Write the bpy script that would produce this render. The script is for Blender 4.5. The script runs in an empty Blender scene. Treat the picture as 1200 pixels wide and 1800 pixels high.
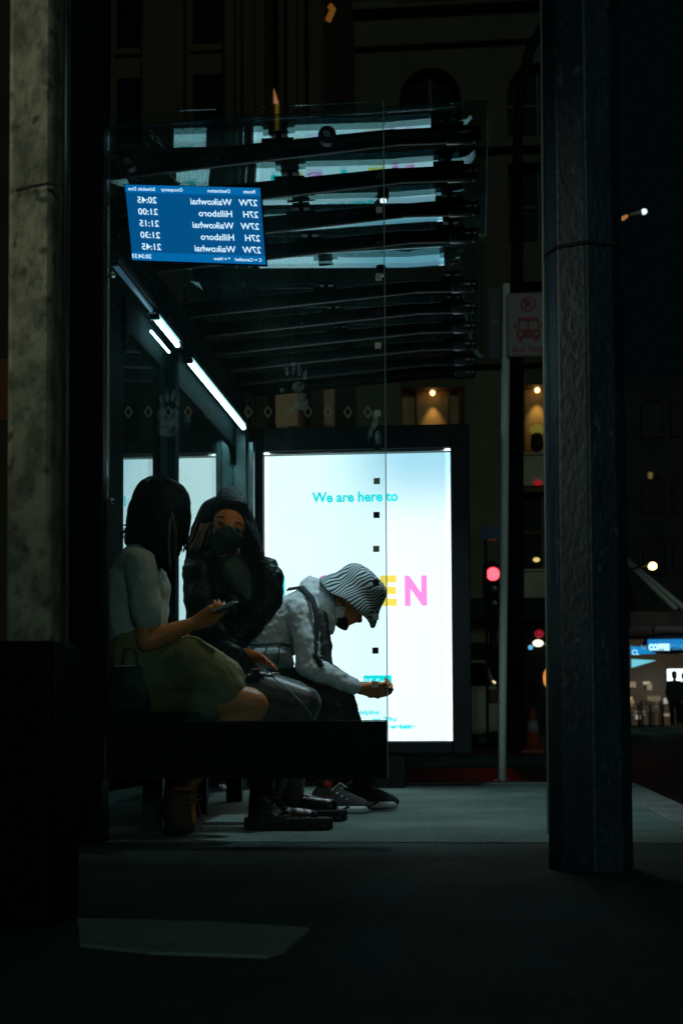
import bpy, bmesh, math, random
from mathutils import Vector, Matrix, Euler
random.seed(7)
S = bpy.context.scene
COL = S.collection
# ------------------------------------------------------------------ camera
F = 2500.0; CXP, CYP = 600.0, 1135.0
CAMZ = 0.45
YAW, PITCH, ROLL = math.radians(5.45), math.radians(2.75), math.radians(-0.3)
cam = bpy.data.cameras.new('camera'); camo = bpy.data.objects.new('camera', cam); COL.objects.link(camo)
RM = Matrix.Rotation(YAW, 3, 'Z') @ Matrix.Rotation(math.radians(90) + PITCH, 3, 'X') @ Matrix.Rotation(ROLL, 3, 'Z')
camo.matrix_world = Matrix.Translation((0, 0, CAMZ)) @ RM.to_4x4()
cam.sensor_fit = 'VERTICAL'; cam.sensor_height = 36; cam.sensor_width = 24; cam.lens = 50
cam.shift_y = (CYP - 900) / 1800.0
cam.clip_start = 0.05; cam.clip_end = 600
cam.dof.use_dof = True; cam.dof.focus_distance = 5.7; cam.dof.aperture_fstop = 4.5; cam.dof.aperture_blades = 7
S.camera = camo
def W(px, py, Y):
    """world point on the plane y = Y seen at photo pixel (px, py)"""
    d = RM @ Vector(((px - CXP) / F, -(py - CYP) / F, -1.0))
    t = Y / d.y
    return Vector((d.x * t, Y, CAMZ + d.z * t))
# ------------------------------------------------------------------ night sky, city glow, exposure
w = bpy.data.worlds.new('World'); S.world = w; w.use_nodes = True
bgn = w.node_tree.nodes['Background']
bgn.inputs[0].default_value = (0.16, 0.72, 0.85, 1); bgn.inputs[1].default_value = 0.0026
sl = bpy.data.lights.new('city_glow', 'SUN'); sl.energy = 0.13; sl.angle = math.radians(12); sl.color = (.66, 1.0, .88)
slo = bpy.data.objects.new('city_glow', sl); COL.objects.link(slo)
slo.rotation_euler = Vector((-0.30, 1.0, -0.26)).to_track_quat('-Z', 'Y').to_euler()
S.view_settings.view_transform = 'Standard'; S.view_settings.look = 'None'
S.view_settings.exposure = 0; S.view_settings.gamma = 1
try:
    S.cycles.use_denoising = True
    S.cycles.max_bounces = 10; S.cycles.transparent_max_bounces = 24; S.cycles.sample_clamp_indirect = 4
    S.cycles.caustics_reflective = False; S.cycles.caustics_refractive = False
    S.cycles.use_light_tree = True
except Exception: pass
# ------------------------------------------------------------------ materials
def mat(name, col, rough=.6, metal=0.0, spec=.5, noise=None, bump=None, coat=0, sheen=0):
    """noise=(scale, detail, colour2, lo, hi[, stretch]); bump=(scale, strength[, stretch])"""
    m = bpy.data.materials.new(name); m.use_nodes = True
    nt = m.node_tree; b = nt.nodes['Principled BSDF']
    b.inputs['Base Color'].default_value = (*col, 1); b.inputs['Roughness'].default_value = rough
    b.inputs['Metallic'].default_value = metal; b.inputs['Specular IOR Level'].default_value = spec
    b.inputs['Coat Weight'].default_value = coat; b.inputs['Sheen Weight'].default_value = sheen
    tc = nt.nodes.new('ShaderNodeTexCoord')
    def nz(scale, detail, st):
        mp = nt.nodes.new('ShaderNodeMapping'); mp.inputs['Scale'].default_value = st
        n = nt.nodes.new('ShaderNodeTexNoise'); n.inputs['Scale'].default_value = scale; n.inputs['Detail'].default_value = detail
        nt.links.new(tc.outputs['Object'], mp.inputs[0]); nt.links.new(mp.outputs[0], n.inputs['Vector']); return n
    if noise:
        st = noise[5] if len(noise) > 5 else (1, 1, 1)
        n = nz(noise[0], noise[1], st)
        r = nt.nodes.new('ShaderNodeMapRange'); r.inputs[1].default_value = noise[3]; r.inputs[2].default_value = noise[4]
        mx = nt.nodes.new('ShaderNodeMix'); mx.data_type = 'RGBA'
        mx.inputs[6].default_value = (*col, 1); mx.inputs[7].default_value = (*noise[2], 1)
        nt.links.new(n.outputs[0], r.inputs[0]); nt.links.new(r.outputs[0], mx.inputs[0]); nt.links.new(mx.outputs[2], b.inputs['Base Color'])
    if bump:
        n = nz(bump[0], 6, bump[2] if len(bump) > 2 else (1, 1, 1))
        bp = nt.nodes.new('ShaderNodeBump'); bp.inputs['Strength'].default_value = bump[1]; bp.inputs['Distance'].default_value = .02
        nt.links.new(n.outputs[0], bp.inputs['Height']); nt.links.new(bp.outputs[0], b.inputs['Normal'])
    return m
def emit(name, col, st):
    m = bpy.data.materials.new(name); m.use_nodes = True; nt = m.node_tree
    b = nt.nodes['Principled BSDF']; b.inputs['Base Color'].default_value = (*[c * .3 for c in col], 1)
    b.inputs['Roughness'].default_value = .35
    b.inputs['Emission Color'].default_value = (*col, 1); b.inputs['Emission Strength'].default_value = st
    return m
def glass(name, tint=(.9, .97, .96), dirt=0.004, specks=0.0, ripple=0.0, left_bias=False, boost=1.0, n=1.5, gcol=None):
    m = bpy.data.materials.new(name); m.use_nodes = True; nt = m.node_tree; nt.nodes.clear()
    N = nt.nodes.new; L = nt.links.new
    out = N('ShaderNodeOutputMaterial'); tr = N('ShaderNodeBsdfTransparent'); tr.inputs[0].default_value = (*tint, 1)
    gl = N('ShaderNodeBsdfGlossy'); gl.inputs['Roughness'].default_value = 0.0; gl.inputs[0].default_value = (*(gcol or (boost,) * 3), 1)
    geo = N('ShaderNodeNewGeometry'); ior = N('ShaderNodeMapRange'); ior.inputs[3].default_value = n; ior.inputs[4].default_value = 1 / n
    L(geo.outputs['Backfacing'], ior.inputs[0])
    fr = N('ShaderNodeFresnel'); L(ior.outputs[0], fr.inputs['IOR'])
    m1 = N('ShaderNodeMixShader'); L(fr.outputs[0], m1.inputs[0]); L(tr.outputs[0], m1.inputs[1]); L(gl.outputs[0], m1.inputs[2])
    tc = N('ShaderNodeTexCoord')
    if ripple:
        n = N('ShaderNodeTexNoise'); n.inputs['Scale'].default_value = 1.1; n.inputs['Detail'].default_value = 0
        L(tc.outputs['Object'], n.inputs['Vector'])
        bp = N('ShaderNodeBump'); bp.inputs['Strength'].default_value = 1; bp.inputs['Distance'].default_value = ripple
        L(n.outputs[0], bp.inputs['Height']); L(bp.outputs[0], gl.inputs['Normal'])
    df = N('ShaderNodeBsdfDiffuse'); df.inputs[0].default_value = (.4, .7, .66, 1)
    tl = N('ShaderNodeBsdfTranslucent'); tl.inputs[0].default_value = (.30, .72, .66, 1)
    md = N('ShaderNodeMixShader'); md.inputs[0].default_value = .8; L(df.outputs[0], md.inputs[1]); L(tl.outputs[0], md.inputs[2])
    fac = N('ShaderNodeValue'); fac.outputs[0].default_value = dirt
    src = fac.outputs[0]
    def math_(op, a, b):
        k = N('ShaderNodeMath'); k.operation = op
        for i, v in enumerate((a, b)):
            if isinstance(v, float): k.inputs[i].default_value = v
            else: L(v, k.inputs[i])
        return k.outputs[0]
    def noise_range(scale, detail, lo, hi):
        n = N('ShaderNodeTexNoise'); n.inputs['Scale'].default_value = scale; n.inputs['Detail'].default_value = detail
        L(tc.outputs['Object'], n.inputs['Vector'])
        r = N('ShaderNodeMapRange'); r.inputs[1].default_value = lo; r.inputs[2].default_value = hi; L(n.outputs[0], r.inputs[0]); return r.outputs[0]
    if specks:
        sp = noise_range(150, 1, .70, .76); big = noise_range(3.0, 3, .42, .72)
        src = math_('ADD', math_('MULTIPLY', big, dirt * 3), src)
        spk = math_('MULTIPLY', sp, specks)
        fine = math_('MULTIPLY', noise_range(420, 1, .70, .77), specks * .5)
        spk = math_('ADD', spk, fine)
        if left_bias:  # grime thickened at the upper left, painting the LED's scatter haze into the dirt
            sx = N('ShaderNodeSeparateXYZ'); L(tc.outputs['Object'], sx.inputs[0])
            r = N('ShaderNodeMapRange'); r.inputs[1].default_value = -.35; r.inputs[2].default_value = -.95
            r.inputs[3].default_value = .12; r.inputs[4].default_value = 1; L(sx.outputs[0], r.inputs[0])
            rz = N('ShaderNodeMapRange'); rz.inputs[1].default_value = 1.2; rz.inputs[2].default_value = 1.9; rz.inputs[3].default_value = .15; L(sx.outputs[2], rz.inputs[0])
            spk = math_('MULTIPLY', math_('MULTIPLY', spk, r.outputs[0]), rz.outputs[0]); src = math_('MULTIPLY', src, math_('ADD', r.outputs[0], .25))
        src = math_('ADD', src, spk)
    m2 = N('ShaderNodeMixShader'); L(src, m2.inputs[0]); L(m1.outputs[0], m2.inputs[1]); L(md.outputs[0], m2.inputs[2])
    L(m2.outputs[0], out.inputs[0])
    return m
# ------------------------------------------------------------------ mesh helpers
class MB:
    def __init__(s): s.bm = bmesh.new()
    def box(s, c, sz, rot=None, M=None):
        r = bmesh.ops.create_cube(s.bm, size=1)
        T = Matrix.Translation(Vector(c)) @ (rot.to_4x4() if rot is not None else Matrix()) @ Matrix.Diagonal((*sz, 1))
        if M is not None: T = M @ T
        bmesh.ops.transform(s.bm, matrix=T, verts=r['verts']); return s
    def bb(s, x0, x1, y0, y1, z0, z1):
        return s.box(((x0 + x1) / 2, (y0 + y1) / 2, (z0 + z1) / 2), (abs(x1 - x0), abs(y1 - y0), abs(z1 - z0)))
    def cyl(s, p0, p1, r0, r1=None, n=20, caps=True):
        p0, p1 = Vector(p0), Vector(p1); r1 = r0 if r1 is None else r1
        d = p1 - p0
        r = bmesh.ops.create_cone(s.bm, cap_ends=caps, segments=n, radius1=r0, radius2=r1, depth=d.length)
        T = Matrix.Translation((p0 + p1) / 2) @ d.to_track_quat('Z', 'Y').to_matrix().to_4x4()
        bmesh.ops.transform(s.bm, matrix=T, verts=r['verts']); return s
    def ell(s, c, rad, rot=None, n=16):
        r = bmesh.ops.create_uvsphere(s.bm, u_segments=n, v_segments=n // 2 + 2, radius=1)
        T = Matrix.Translation(Vector(c)) @ (rot.to_4x4() if rot is not None else Matrix()) @ Matrix.Diagonal((*rad, 1))
        bmesh.ops.transform(s.bm, matrix=T, verts=r['verts']); return s
    def hull(s, sph, n=12):
        vs = []
        for p, r in sph:
            k = bmesh.ops.create_uvsphere(s.bm, u_segments=n, v_segments=n // 2 + 2, radius=r)
            bmesh.ops.translate(s.bm, verts=k['verts'], vec=Vector(p)); vs += k['verts']
        fs = set(f for v in vs for f in v.link_faces)
        bmesh.ops.delete(s.bm, geom=list(fs), context='FACES_ONLY')
        es = set(e for v in vs for e in v.link_edges)
        bmesh.ops.delete(s.bm, geom=list(es), context='EDGES_FACES')
        vs = [v for v in vs if v.is_valid]
        h = bmesh.ops.convex_hull(s.bm, input=vs)
        bad = [g for g in set(h['geom_interior']) | set(h['geom_unused']) if isinstance(g, bmesh.types.BMVert) and g.is_valid]
        if bad: bmesh.ops.delete(s.bm, geom=bad, context='VERTS')
        return s
    def tube(s, pts, r, n=8, r1=None, flat=None):
        pts = [Vector(p) for p in pts]; rings = []; K = len(pts)
        up = None
        for i, p in enumerate(pts):
            d = (pts[min(i + 1, K - 1)] - pts[max(i - 1, 0)]).normalized()
            if up is None: up = d.orthogonal().normalized()
            a = (up - d * up.dot(d)); a = a.normalized() if a.length > 1e-6 else d.orthogonal().normalized(); up = a
            b = d.cross(a); rr = r if r1 is None else r + (r1 - r) * i / (K - 1)
            rings.append([s.bm.verts.new(p + (a * math.cos(t) + b * math.sin(t) * (flat or 1)) * rr) for t in [2 * math.pi * k / n for k in range(n)]])
        for i in range(K - 1):
            for k in range(n):
                s.bm.faces.new((rings[i][k], rings[i][(k + 1) % n], rings[i + 1][(k + 1) % n], rings[i + 1][k]))
        s.bm.faces.new(rings[0][::-1]); s.bm.faces.new(rings[-1]); return s
    def prism(s, pts, M, depth):
        """polygon pts (x, y) extruded along +z of M by depth"""
        a = [s.bm.verts.new(M @ Vector((x, y, 0))) for x, y in pts]; b = [s.bm.verts.new(M @ Vector((x, y, depth))) for x, y in pts]
        n = len(pts)
        s.bm.faces.new(a[::-1]); s.bm.faces.new(b)
        for i in range(n): s.bm.faces.new((a[i], a[(i + 1) % n], b[(i + 1) % n], b[i]))
        return s
    def mesh(s, me, M):
        k = len(s.bm.verts); s.bm.from_mesh(me); s.bm.verts.ensure_lookup_table()
        bmesh.ops.transform(s.bm, matrix=M, verts=s.bm.verts[k:]); return s
    def build(s, name, m, parent=None, smooth=False, bevel=0, label=None, subsurf=0):
        bmesh.ops.recalc_face_normals(s.bm, faces=s.bm.faces)
        me = bpy.data.meshes.new(name); s.bm.to_mesh(me); s.bm.free()
        if m: me.materials.append(m)
        if smooth:
            for p in me.polygons: p.use_smooth = True
        o = bpy.data.objects.new(name, me); COL.objects.link(o)
        if parent: put(o, parent)
        if bevel:
            b = o.modifiers.new('bevel', 'BEVEL'); b.width = bevel; b.segments = 2; b.limit_method = 'ANGLE'
        if label: o['label'] = label
        return o
    def skin(s, name, m, parent=None, voxel=.006, it=5, disp=None, label=None):
        """remesh everything collected into one continuous surface"""
        bmesh.ops.recalc_face_normals(s.bm, faces=s.bm.faces)
        me = bpy.data.meshes.new(name + '_raw'); s.bm.to_mesh(me); s.bm.free()
        t = bpy.data.objects.new('tmp', me); COL.objects.link(t)
        r = t.modifiers.new('r', 'REMESH'); r.mode = 'VOXEL'; r.voxel_size = voxel
        sm = t.modifiers.new('s', 'SMOOTH'); sm.factor = .5; sm.iterations = it
        for (sc, st) in (disp or []):
            tx = bpy.data.textures.new('folds', 'CLOUDS'); tx.noise_scale = sc; tx.noise_depth = 2
            d = t.modifiers.new('d', 'DISPLACE'); d.texture = tx; d.strength = st; d.mid_level = .5; d.texture_coords = 'GLOBAL'
        dg = bpy.context.evaluated_depsgraph_get()
        me2 = bpy.data.meshes.new_from_object(t.evaluated_get(dg)); me2.name = name
        bpy.data.objects.remove(t); bpy.data.meshes.remove(me)
        me2.materials.clear(); me2.materials.append(m)
        for p in me2.polygons: p.use_smooth = True
        o = bpy.data.objects.new(name, me2); COL.objects.link(o)
        if parent: put(o, parent)
        if label: o['label'] = label
        return o
def put(o, parent):
    o.parent = parent
    M = Matrix(); q = parent
    while q is not None:
        M = Matrix.LocRotScale(q.location, q.rotation_euler, q.scale) @ (q.matrix_parent_inverse @ M if q.parent else M); q = q.parent
    o.matrix_parent_inverse = M.inverted()
def thing(name, label, cat, loc, group=None):
    o = bpy.data.objects.new(name, None); o.empty_display_size = .1; COL.objects.link(o); o.location = loc
    return tag(o, label, cat, group)
def tag(o, label, cat, group=None):
    o['label'] = label; o['category'] = cat
    if group: o['group'] = group
    return o
def struct(o, kind='structure'): o['kind'] = kind; return o
def text_bm(mb, txt, size, M, align='LEFT', thick=0, depth=0, xs=1.0):
    """writing as flat mesh, local x right, y up, front towards +z of M"""
    c = bpy.data.curves.new('t', 'FONT'); c.body = txt; c.size = size; c.align_x = align; c.offset = thick; c.extrude = depth
    c.resolution_u = 3
    o = bpy.data.objects.new('t', c); COL.objects.link(o); bpy.context.view_layer.update()
    dg = bpy.context.evaluated_depsgraph_get(); me = bpy.data.meshes.new_from_object(o.evaluated_get(dg))
    mb.mesh(me, M @ Matrix.Diagonal((xs, 1, 1, 1))); bpy.data.objects.remove(o); bpy.data.meshes.remove(me); bpy.data.curves.remove(c)
def face_cam(p):
    """matrix at p, local x -> world +X, y -> +Z, z -> -Y (towards the photographer)"""
    return Matrix.Translation(p) @ Matrix(((1, 0, 0, 0), (0, 0, -1, 0), (0, 1, 0, 0), (0, 0, 0, 1)))
# ------------------------------------------------------------------ palette
def mottled(name, c1, c2, c3, sc, rough=.8, st=(1, 1, .35), sc2=None, lo=.55, hi=.68, bump=(40, .35)):
    m = mat(name, c1, rough, noise=(sc, 9, c2, .42, .62, st), bump=(*bump, st)); nt = m.node_tree
    b = nt.nodes['Principled BSDF']; src = b.inputs['Base Color'].links[0].from_socket
    tc = [n for n in nt.nodes if n.type == 'TEX_COORD'][0]
    n = nt.nodes.new('ShaderNodeTexNoise'); n.inputs['Scale'].default_value = sc2 or sc * 2.3; n.inputs['Detail'].default_value = 5
    mp = nt.nodes.new('ShaderNodeMapping'); mp.inputs['Scale'].default_value = st; mp.inputs['Location'].default_value = (3, 1, 7)
    nt.links.new(tc.outputs['Object'], mp.inputs[0]); nt.links.new(mp.outputs[0], n.inputs['Vector'])
    r = nt.nodes.new('ShaderNodeMapRange'); r.inputs[1].default_value = lo; r.inputs[2].default_value = hi; nt.links.new(n.outputs[0], r.inputs[0])
    mx = nt.nodes.new('ShaderNodeMix'); mx.data_type = 'RGBA'; mx.inputs[7].default_value = (*c3, 1)
    nt.links.new(r.outputs[0], mx.inputs[0]); nt.links.new(src, mx.inputs[6]); nt.links.new(mx.outputs[2], b.inputs['Base Color']); return m

M_ = {}
M_['black'] = mat('black_powder_coat', (.004, .006, .007), .5, spec=.18, noise=(9, 4, (.008, .010, .011), .4, .7))
M_['matte'] = mat('matte_black_steel', (.0025, .005, .0055), .9, spec=.02)
M_['alu'] = mat('anodised_aluminium', (.16, .2, .2), .3, .9, noise=(12, 3, (.1, .13, .13), .3, .7))
M_['steel'] = mat('brushed_steel', (.45, .47, .48), .28, 1)
M_['pave'] = mottled('asphalt_pavement', (.085, .155, .135), (.17, .27, .225), (.32, .43, .36), 1.6, .85, (1, 1, 1), 85, .56, .66, (110, 1.0))
M_['pave_dark'] = mottled('dark_pavement', (.045, .095, .085), (.02, .045, .040), (.10, .17, .15), 2.1, .9, (1, 1, 1), 85, .56, .66, (110, 1.0))
M_['road'] = mat('road_asphalt', (.03, .03, .032), .55, noise=(.8, 8, (.05, .05, .05), .4, .7), bump=(180, .6))
M_['kerb'] = mat('kerb_concrete', (.22, .23, .21), .85, noise=(6, 8, (.12, .13, .12), .4, .7), bump=(90, .5))
M_['cover'] = mat('cover_concrete', (.36, .46, .36), .85, noise=(5, 8, (.30, .36, .28), .4, .66), bump=(60, .5))
def glow_box():
    m = bpy.data.materials.new('backlit_poster'); m.use_nodes = True; nt = m.node_tree; b = nt.nodes['Principled BSDF']
    b.inputs['Base Color'].default_value = (.3, .34, .35, 1); b.inputs['Roughness'].default_value = .4
    tc = nt.nodes.new('ShaderNodeTexCoord'); sx = nt.nodes.new('ShaderNodeSeparateXYZ'); nt.links.new(tc.outputs['Generated'], sx.inputs[0])
    def mr(src, a, b_, c, d, sm=True):
        r = nt.nodes.new('ShaderNodeMapRange'); r.interpolation_type = 'SMOOTHSTEP' if sm else 'LINEAR'
        for i, v in zip((1, 2, 3, 4), (a, b_, c, d)): r.inputs[i].default_value = v
        nt.links.new(src, r.inputs[0]); return r.outputs[0]
    def mth(op, a, b_):
        k = nt.nodes.new('ShaderNodeMath'); k.operation = op
        for i, v in enumerate((a, b_)):
            if isinstance(v, (int, float)): k.inputs[i].default_value = v
            else: nt.links.new(v, k.inputs[i])
        return k.outputs[0]
    # tubes behind the print: brighter along the left and right edges and towards the left half, weaker at the top right
    topr = mth('MULTIPLY', mr(sx.outputs[2], .72, 1.0, 0, 1), mr(sx.outputs[0], .25, .8, 0, 1))
    edge = mth('ADD', mr(sx.outputs[0], .965, .995, 0, .6), mr(sx.outputs[0], .03, .0, 0, .5))
    st = mth('ADD', mth('SUBTRACT', mr(sx.outputs[0], .0, .9, 1.32, 1.12), mth('MULTIPLY', topr, .24)), edge)
    mx = nt.nodes.new('ShaderNodeMix'); mx.data_type = 'RGBA'
    mx.inputs[6].default_value = (.80, .96, 1.0, 1); mx.inputs[7].default_value = (.40, .80, .98, 1)
    nt.links.new(topr, mx.inputs[0]); nt.links.new(mx.outputs[2], b.inputs['Emission Color']); nt.links.new(st, b.inputs['Emission Strength'])
    return m
# ================================================================== SETTING
g = MB()
g.bb(-4.2, .79, 5.02, 9.15, -.2, 0)
struct(g.build('pavement', M_['pave']))
g = MB(); g.bb(-4.2, .79, -4, 5.016, -.2, -.003); struct(g.build('near_pavement', M_['pave_dark']))
g = MB()
y = -4
while y < 9.3:
    g.bb(.794, .99, y, min(y + .895, 9.35), -.2, .004 if 1 else 0); y += .9
g.bb(-4.2, .79, 9.154, 9.35, -.2, .004)
k = struct(g.build('kerb', M_['kerb'], bevel=.012))
g = MB(); g.bb(-160, 160, -30, 260, -.6, -.13); struct(g.build('road', M_['road']))
g = MB(); g.bb(-40, 1.2, 15.5, 18.2, -.3, -.02); g.bb(-40, 3.4, 28.2, 30.2, -.3, -.02); struct(g.build('far_pavement', M_['pave_dark']))
g = MB(); g.bb(1.5, 60, 41, 52, -.3, -.02); struct(g.build('opposite_pavement', M_['pave']))
g = MB()
for x, y0, y1 in ((3.2, 10.2, 12.2), (3.2, 14, 16), (3.2, 18, 20), (3.2, 22, 24)):
    g.bb(x, x + .12, y0, y1, -.128, -.122)
struct(g.build('road_marking', mat('worn_road_paint', (.45, .45, .42), .7, noise=(20, 5, (.1, .1, .1), .45, .65))))

# pale slab cover lying in the dark pavement
g = MB()
a, b, c, d = W(100, 1622, 3.12), W(541, 1632, 3.02), W(488, 1690, 2.6), W(60, 1660, 2.78)
pts = [(-.885, 3.10), (-.60, 3.07), (-.365, 3.0), (-.355, 2.98), (-.37, 2.70), (-.395, 2.64), (-.62, 2.67), (-.78, 2.75)]
g.prism([(x, y_) for x, y_ in pts], Matrix.Translation((0, 0, -.004)), .007)
tag(g.build('utility_cover', M_['cover'], bevel=.002), 'pale concrete slab let into the dark pavement at the front', 'utility cover')

# ================================================================== SHELTER
BX = -1.45          # plane of the glazed back wall
sh = thing('bus_shelter', 'black framed glass bus shelter with slatted canopy and light tubes', 'bus shelter', (-.7, 5, 0))
GY = 5.0
gA, gB = W(188, 1268, GY), W(680, 1268, GY)
XL, XR = gA.x, gB.x
# end post and corner posts
g = MB(); g.bb(XL - .126, XL - .004, GY - .05, GY + .05, 0, 3.15); g.build('post', M_['black'], sh, bevel=.004)
g = MB(); g.bb(BX - .02, BX + .055, 6.505, 6.585, 0, 2.35); g.build('post', M_['matte'], sh, bevel=.004)
g = MB(); g.bb(BX - .02, BX + .075, 8.42, 8.52, 0, 2.42); g.build('post', M_['alu'], sh, bevel=.004)
g = MB(); g.bb(BX + .085, BX + .115, 8.45, 8.5, 0, 2.1); g.build('post', M_['alu'], sh, bevel=.004)
# eaves beam over the back wall
g = MB(); g.bb(BX - .0, BX + .05, 5.06, 8.75, 2.20, 2.42); g.build('eaves_beam', M_['matte'], sh, bevel=.006)
# near end glazing with its kick panel
gm = glass('dirty_shelter_glass', tint=(.92, .98, .975), dirt=.008, specks=.42, left_bias=True)
zt = W(684, 178, GY).z; z0 = W(600, 1368, GY).z; zb = W(600, 1268, GY).z
g = MB(); g.bb(XL, XR, GY - .005, GY + .005, z0, zt); end = g.build('end_glass', gm, sh)
g = MB(); g.bb(XL, XR, GY - .012, GY - .0055, z0, zb); g.build('kick_panel', M_['black'], end)
g = MB(); g.bb(XL, XR, GY - .013, GY - .0045, zb + .0005, zb + .004); g.build('trim', M_['alu'], end)
em = mat('glass_edge', (.25, .5, .45), .2); em.node_tree.nodes['Principled BSDF'].inputs['Emission Color'].default_value = (.3, .6, .55, 1)
g = MB(); g.bb(XR + .0005, XR + .003, GY - .005, GY + .005, z0, zt); g.build('glass_edge', mat('ground_glass_edge', (.5, .75, .72), .3), end)
for bx_ in (XL + .05, XL + .35, XR - .35, XR - .05):
    g = MB(); g.cyl((bx_, GY - .012, zb - .03), (bx_, GY - .017, zb - .03), .008, n=12); g.build('panel_bolt', M_['black'], end)
for z in (W(190, 482, GY).z, W(190, 880, GY).z):
    g = MB(); g.cyl((XL + .014, GY - .016, z), (XL + .014, GY + .016, z), .011, n=16); g.build('glass_fixing', M_['steel'], end, smooth=True, bevel=.002)
# manifestation marks: a row of diamonds and a column of small squares
dk = mat('dark_vinyl', (.02, .025, .03), .6)
def vinyl(name, c):
    m = bpy.data.materials.new(name); m.use_nodes = True; nt = m.node_tree; nt.nodes.clear()
    a, b, x, o = [nt.nodes.new(k) for k in ('ShaderNodeBsdfTranslucent', 'ShaderNodeBsdfDiffuse', 'ShaderNodeMixShader', 'ShaderNodeOutputMaterial')]
    a.inputs[0].default_value = (*c, 1); b.inputs[0].default_value = (*c, 1); nt.links.new(a.outputs[0], x.inputs[1]); nt.links.new(b.outputs[0], x.inputs[2]); nt.links.new(x.outputs[0], o.inputs[0]); return m
g = MB()
for i in range(13):
    if i == 5: continue
    p = W(226 + 35.0 * i, 724, GY - .008)
    R, r = 1.0, .72
    o_ = [(0, .0225), (.0155, 0), (0, -.0225), (-.0155, 0)]
    Mx = face_cam(p)
    for k in range(4):
        x0, y0 = o_[k]; x1, y1 = o_[(k + 1) % 4]
        g.prism([(x0, y0), (x1, y1), (x1 * r, y1 * r), (x0 * r, y0 * r)], Mx, .0006)
g.build('diamond_marks', vinyl('etched_diamond', (.75, .68, .52)), end)
ga, gb = MB(), MB()
for i in range(19):
    py = 190 + 59.6 * i
    if i == 1: continue
    p = W(667.5 - .5 * i, py, GY - .0075)
    if py > 1262: continue
    (gb if i % 2 == 0 else ga).box(p, (.022, .0008, .022))
ga.build('pale_squares', vinyl('grey_vinyl', (.85, .82, .72)), end); gb.build('dark_squares', dk, end)
# hand prints in the grime
def smear(pts, name='hand_print'):
    g = MB()
    for px, py, rx, ry, a in pts:
        g.ell(W(px, py, GY - .0062), (rx / 500, .0004, ry / 500), Matrix.Rotation(math.radians(a), 3, 'Y'), 14)
    return g.build(name, PR, end, smooth=True)
PR = bpy.data.materials.new('greasy_smear'); PR.use_nodes = True
nt = PR.node_tree; nt.nodes.clear(); N = nt.nodes.new; L = nt.links.new
o_ = N('ShaderNodeOutputMaterial'); t_ = N('ShaderNodeBsdfTransparent'); d_ = N('ShaderNodeBsdfTranslucent'); d_.inputs[0].default_value = (.55, .8, .85, 1)
dd_ = N('ShaderNodeBsdfDiffuse'); dd_.inputs[0].default_value = (.6, .75, .8, 1); ad_ = N('ShaderNodeMixShader'); L(d_.outputs[0], ad_.inputs[1]); L(dd_.outputs[0], ad_.inputs[2])
n_ = N('ShaderNodeTexNoise'); n_.inputs['Scale'].default_value = 45; n_.inputs['Detail'].default_value = 5
tc_ = N('ShaderNodeTexCoord'); L(tc_.outputs['Object'], n_.inputs['Vector'])
r_ = N('ShaderNodeMapRange'); r_.inputs[1].default_value = .30; r_.inputs[2].default_value = .75; r_.inputs[4].default_value = .30; L(n_.outputs[0], r_.inputs[0])
m_ = N('ShaderNodeMixShader'); L(r_.outputs[0], m_.inputs[0]); L(t_.outputs[0], m_.inputs[1]); L(ad_.outputs[0], m_.inputs[2]); L(m_.outputs[0], o_.inputs[0])
smear([(295, 752, 21, 17, 0), (284, 728, 8, 14, 0), (306, 730, 9, 13, 10), (284, 704, 4, 10, -8), (294, 697, 4, 11, 0), (304, 695, 4, 11, 4), (313, 704, 4, 9, 10), (330, 738, 7, 6, 30)])
smear([(530, 706, 13, 16, 20), (504, 652, 4, 9, -5), (515, 648, 4, 12, 0), (526, 650, 4, 12, 3), (536, 660, 4, 10, 8), (524, 680, 11, 10, 0), (497, 686, 6, 5, 20), (512, 720, 7, 6, -30)])
smear([(659, 742, 5, 13, 10), (651, 760, 4, 16, 12), (664, 770, 6, 14, -6), (657, 730, 4, 10, -30)], 'grease_smear')
# back wall panes (framed, rounded corners) and the sill rail
bg_ = glass('back_wall_glass', dirt=.004, n=6.0, gcol=(.90, 1.0, 1.0))
g = MB(); g.bb(BX - .012, BX + .01, 5.06, 5.70, .15, 2.19); g.build('back_panel', M_['matte'], sh)
for (ya, yb) in ((5.71, 6.50), (6.59, 8.40)):
    g = MB(); g.bb(BX - .01, BX, ya, yb, .72, 2.12); pane = g.build('back_pane', bg_, sh)
    g = MB(); g.bb(BX + .001, BX + .018, ya, yb, 2.05, 2.19); g.bb(BX + .001, BX + .018, ya, yb, .15, .74)
    if ya < 6: g.bb(BX + .001, BX + .018, 6.35, 6.50, .7405, 2.0495)
    for (yc, s_) in ((ya, 1), (yb, -1)):
        n = 8; R = .10
        Mx = Matrix(((0, 0, 1, BX + .001), (1, 0, 0, 0), (0, 1, 0, 0), (0, 0, 0, 1)))
        pts = [(yc, 2.0495)] + [(yc + s_ * (R - R * math.sin(t * math.pi / 2 / n)), 2.0495 - (R - R * math.cos(t * math.pi / 2 / n))) for t in range(n + 1)]
        g.prism(pts if s_ < 0 else pts[::-1], Mx, .017)
    g.build('pane_frame', M_['matte'], pane)
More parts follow.
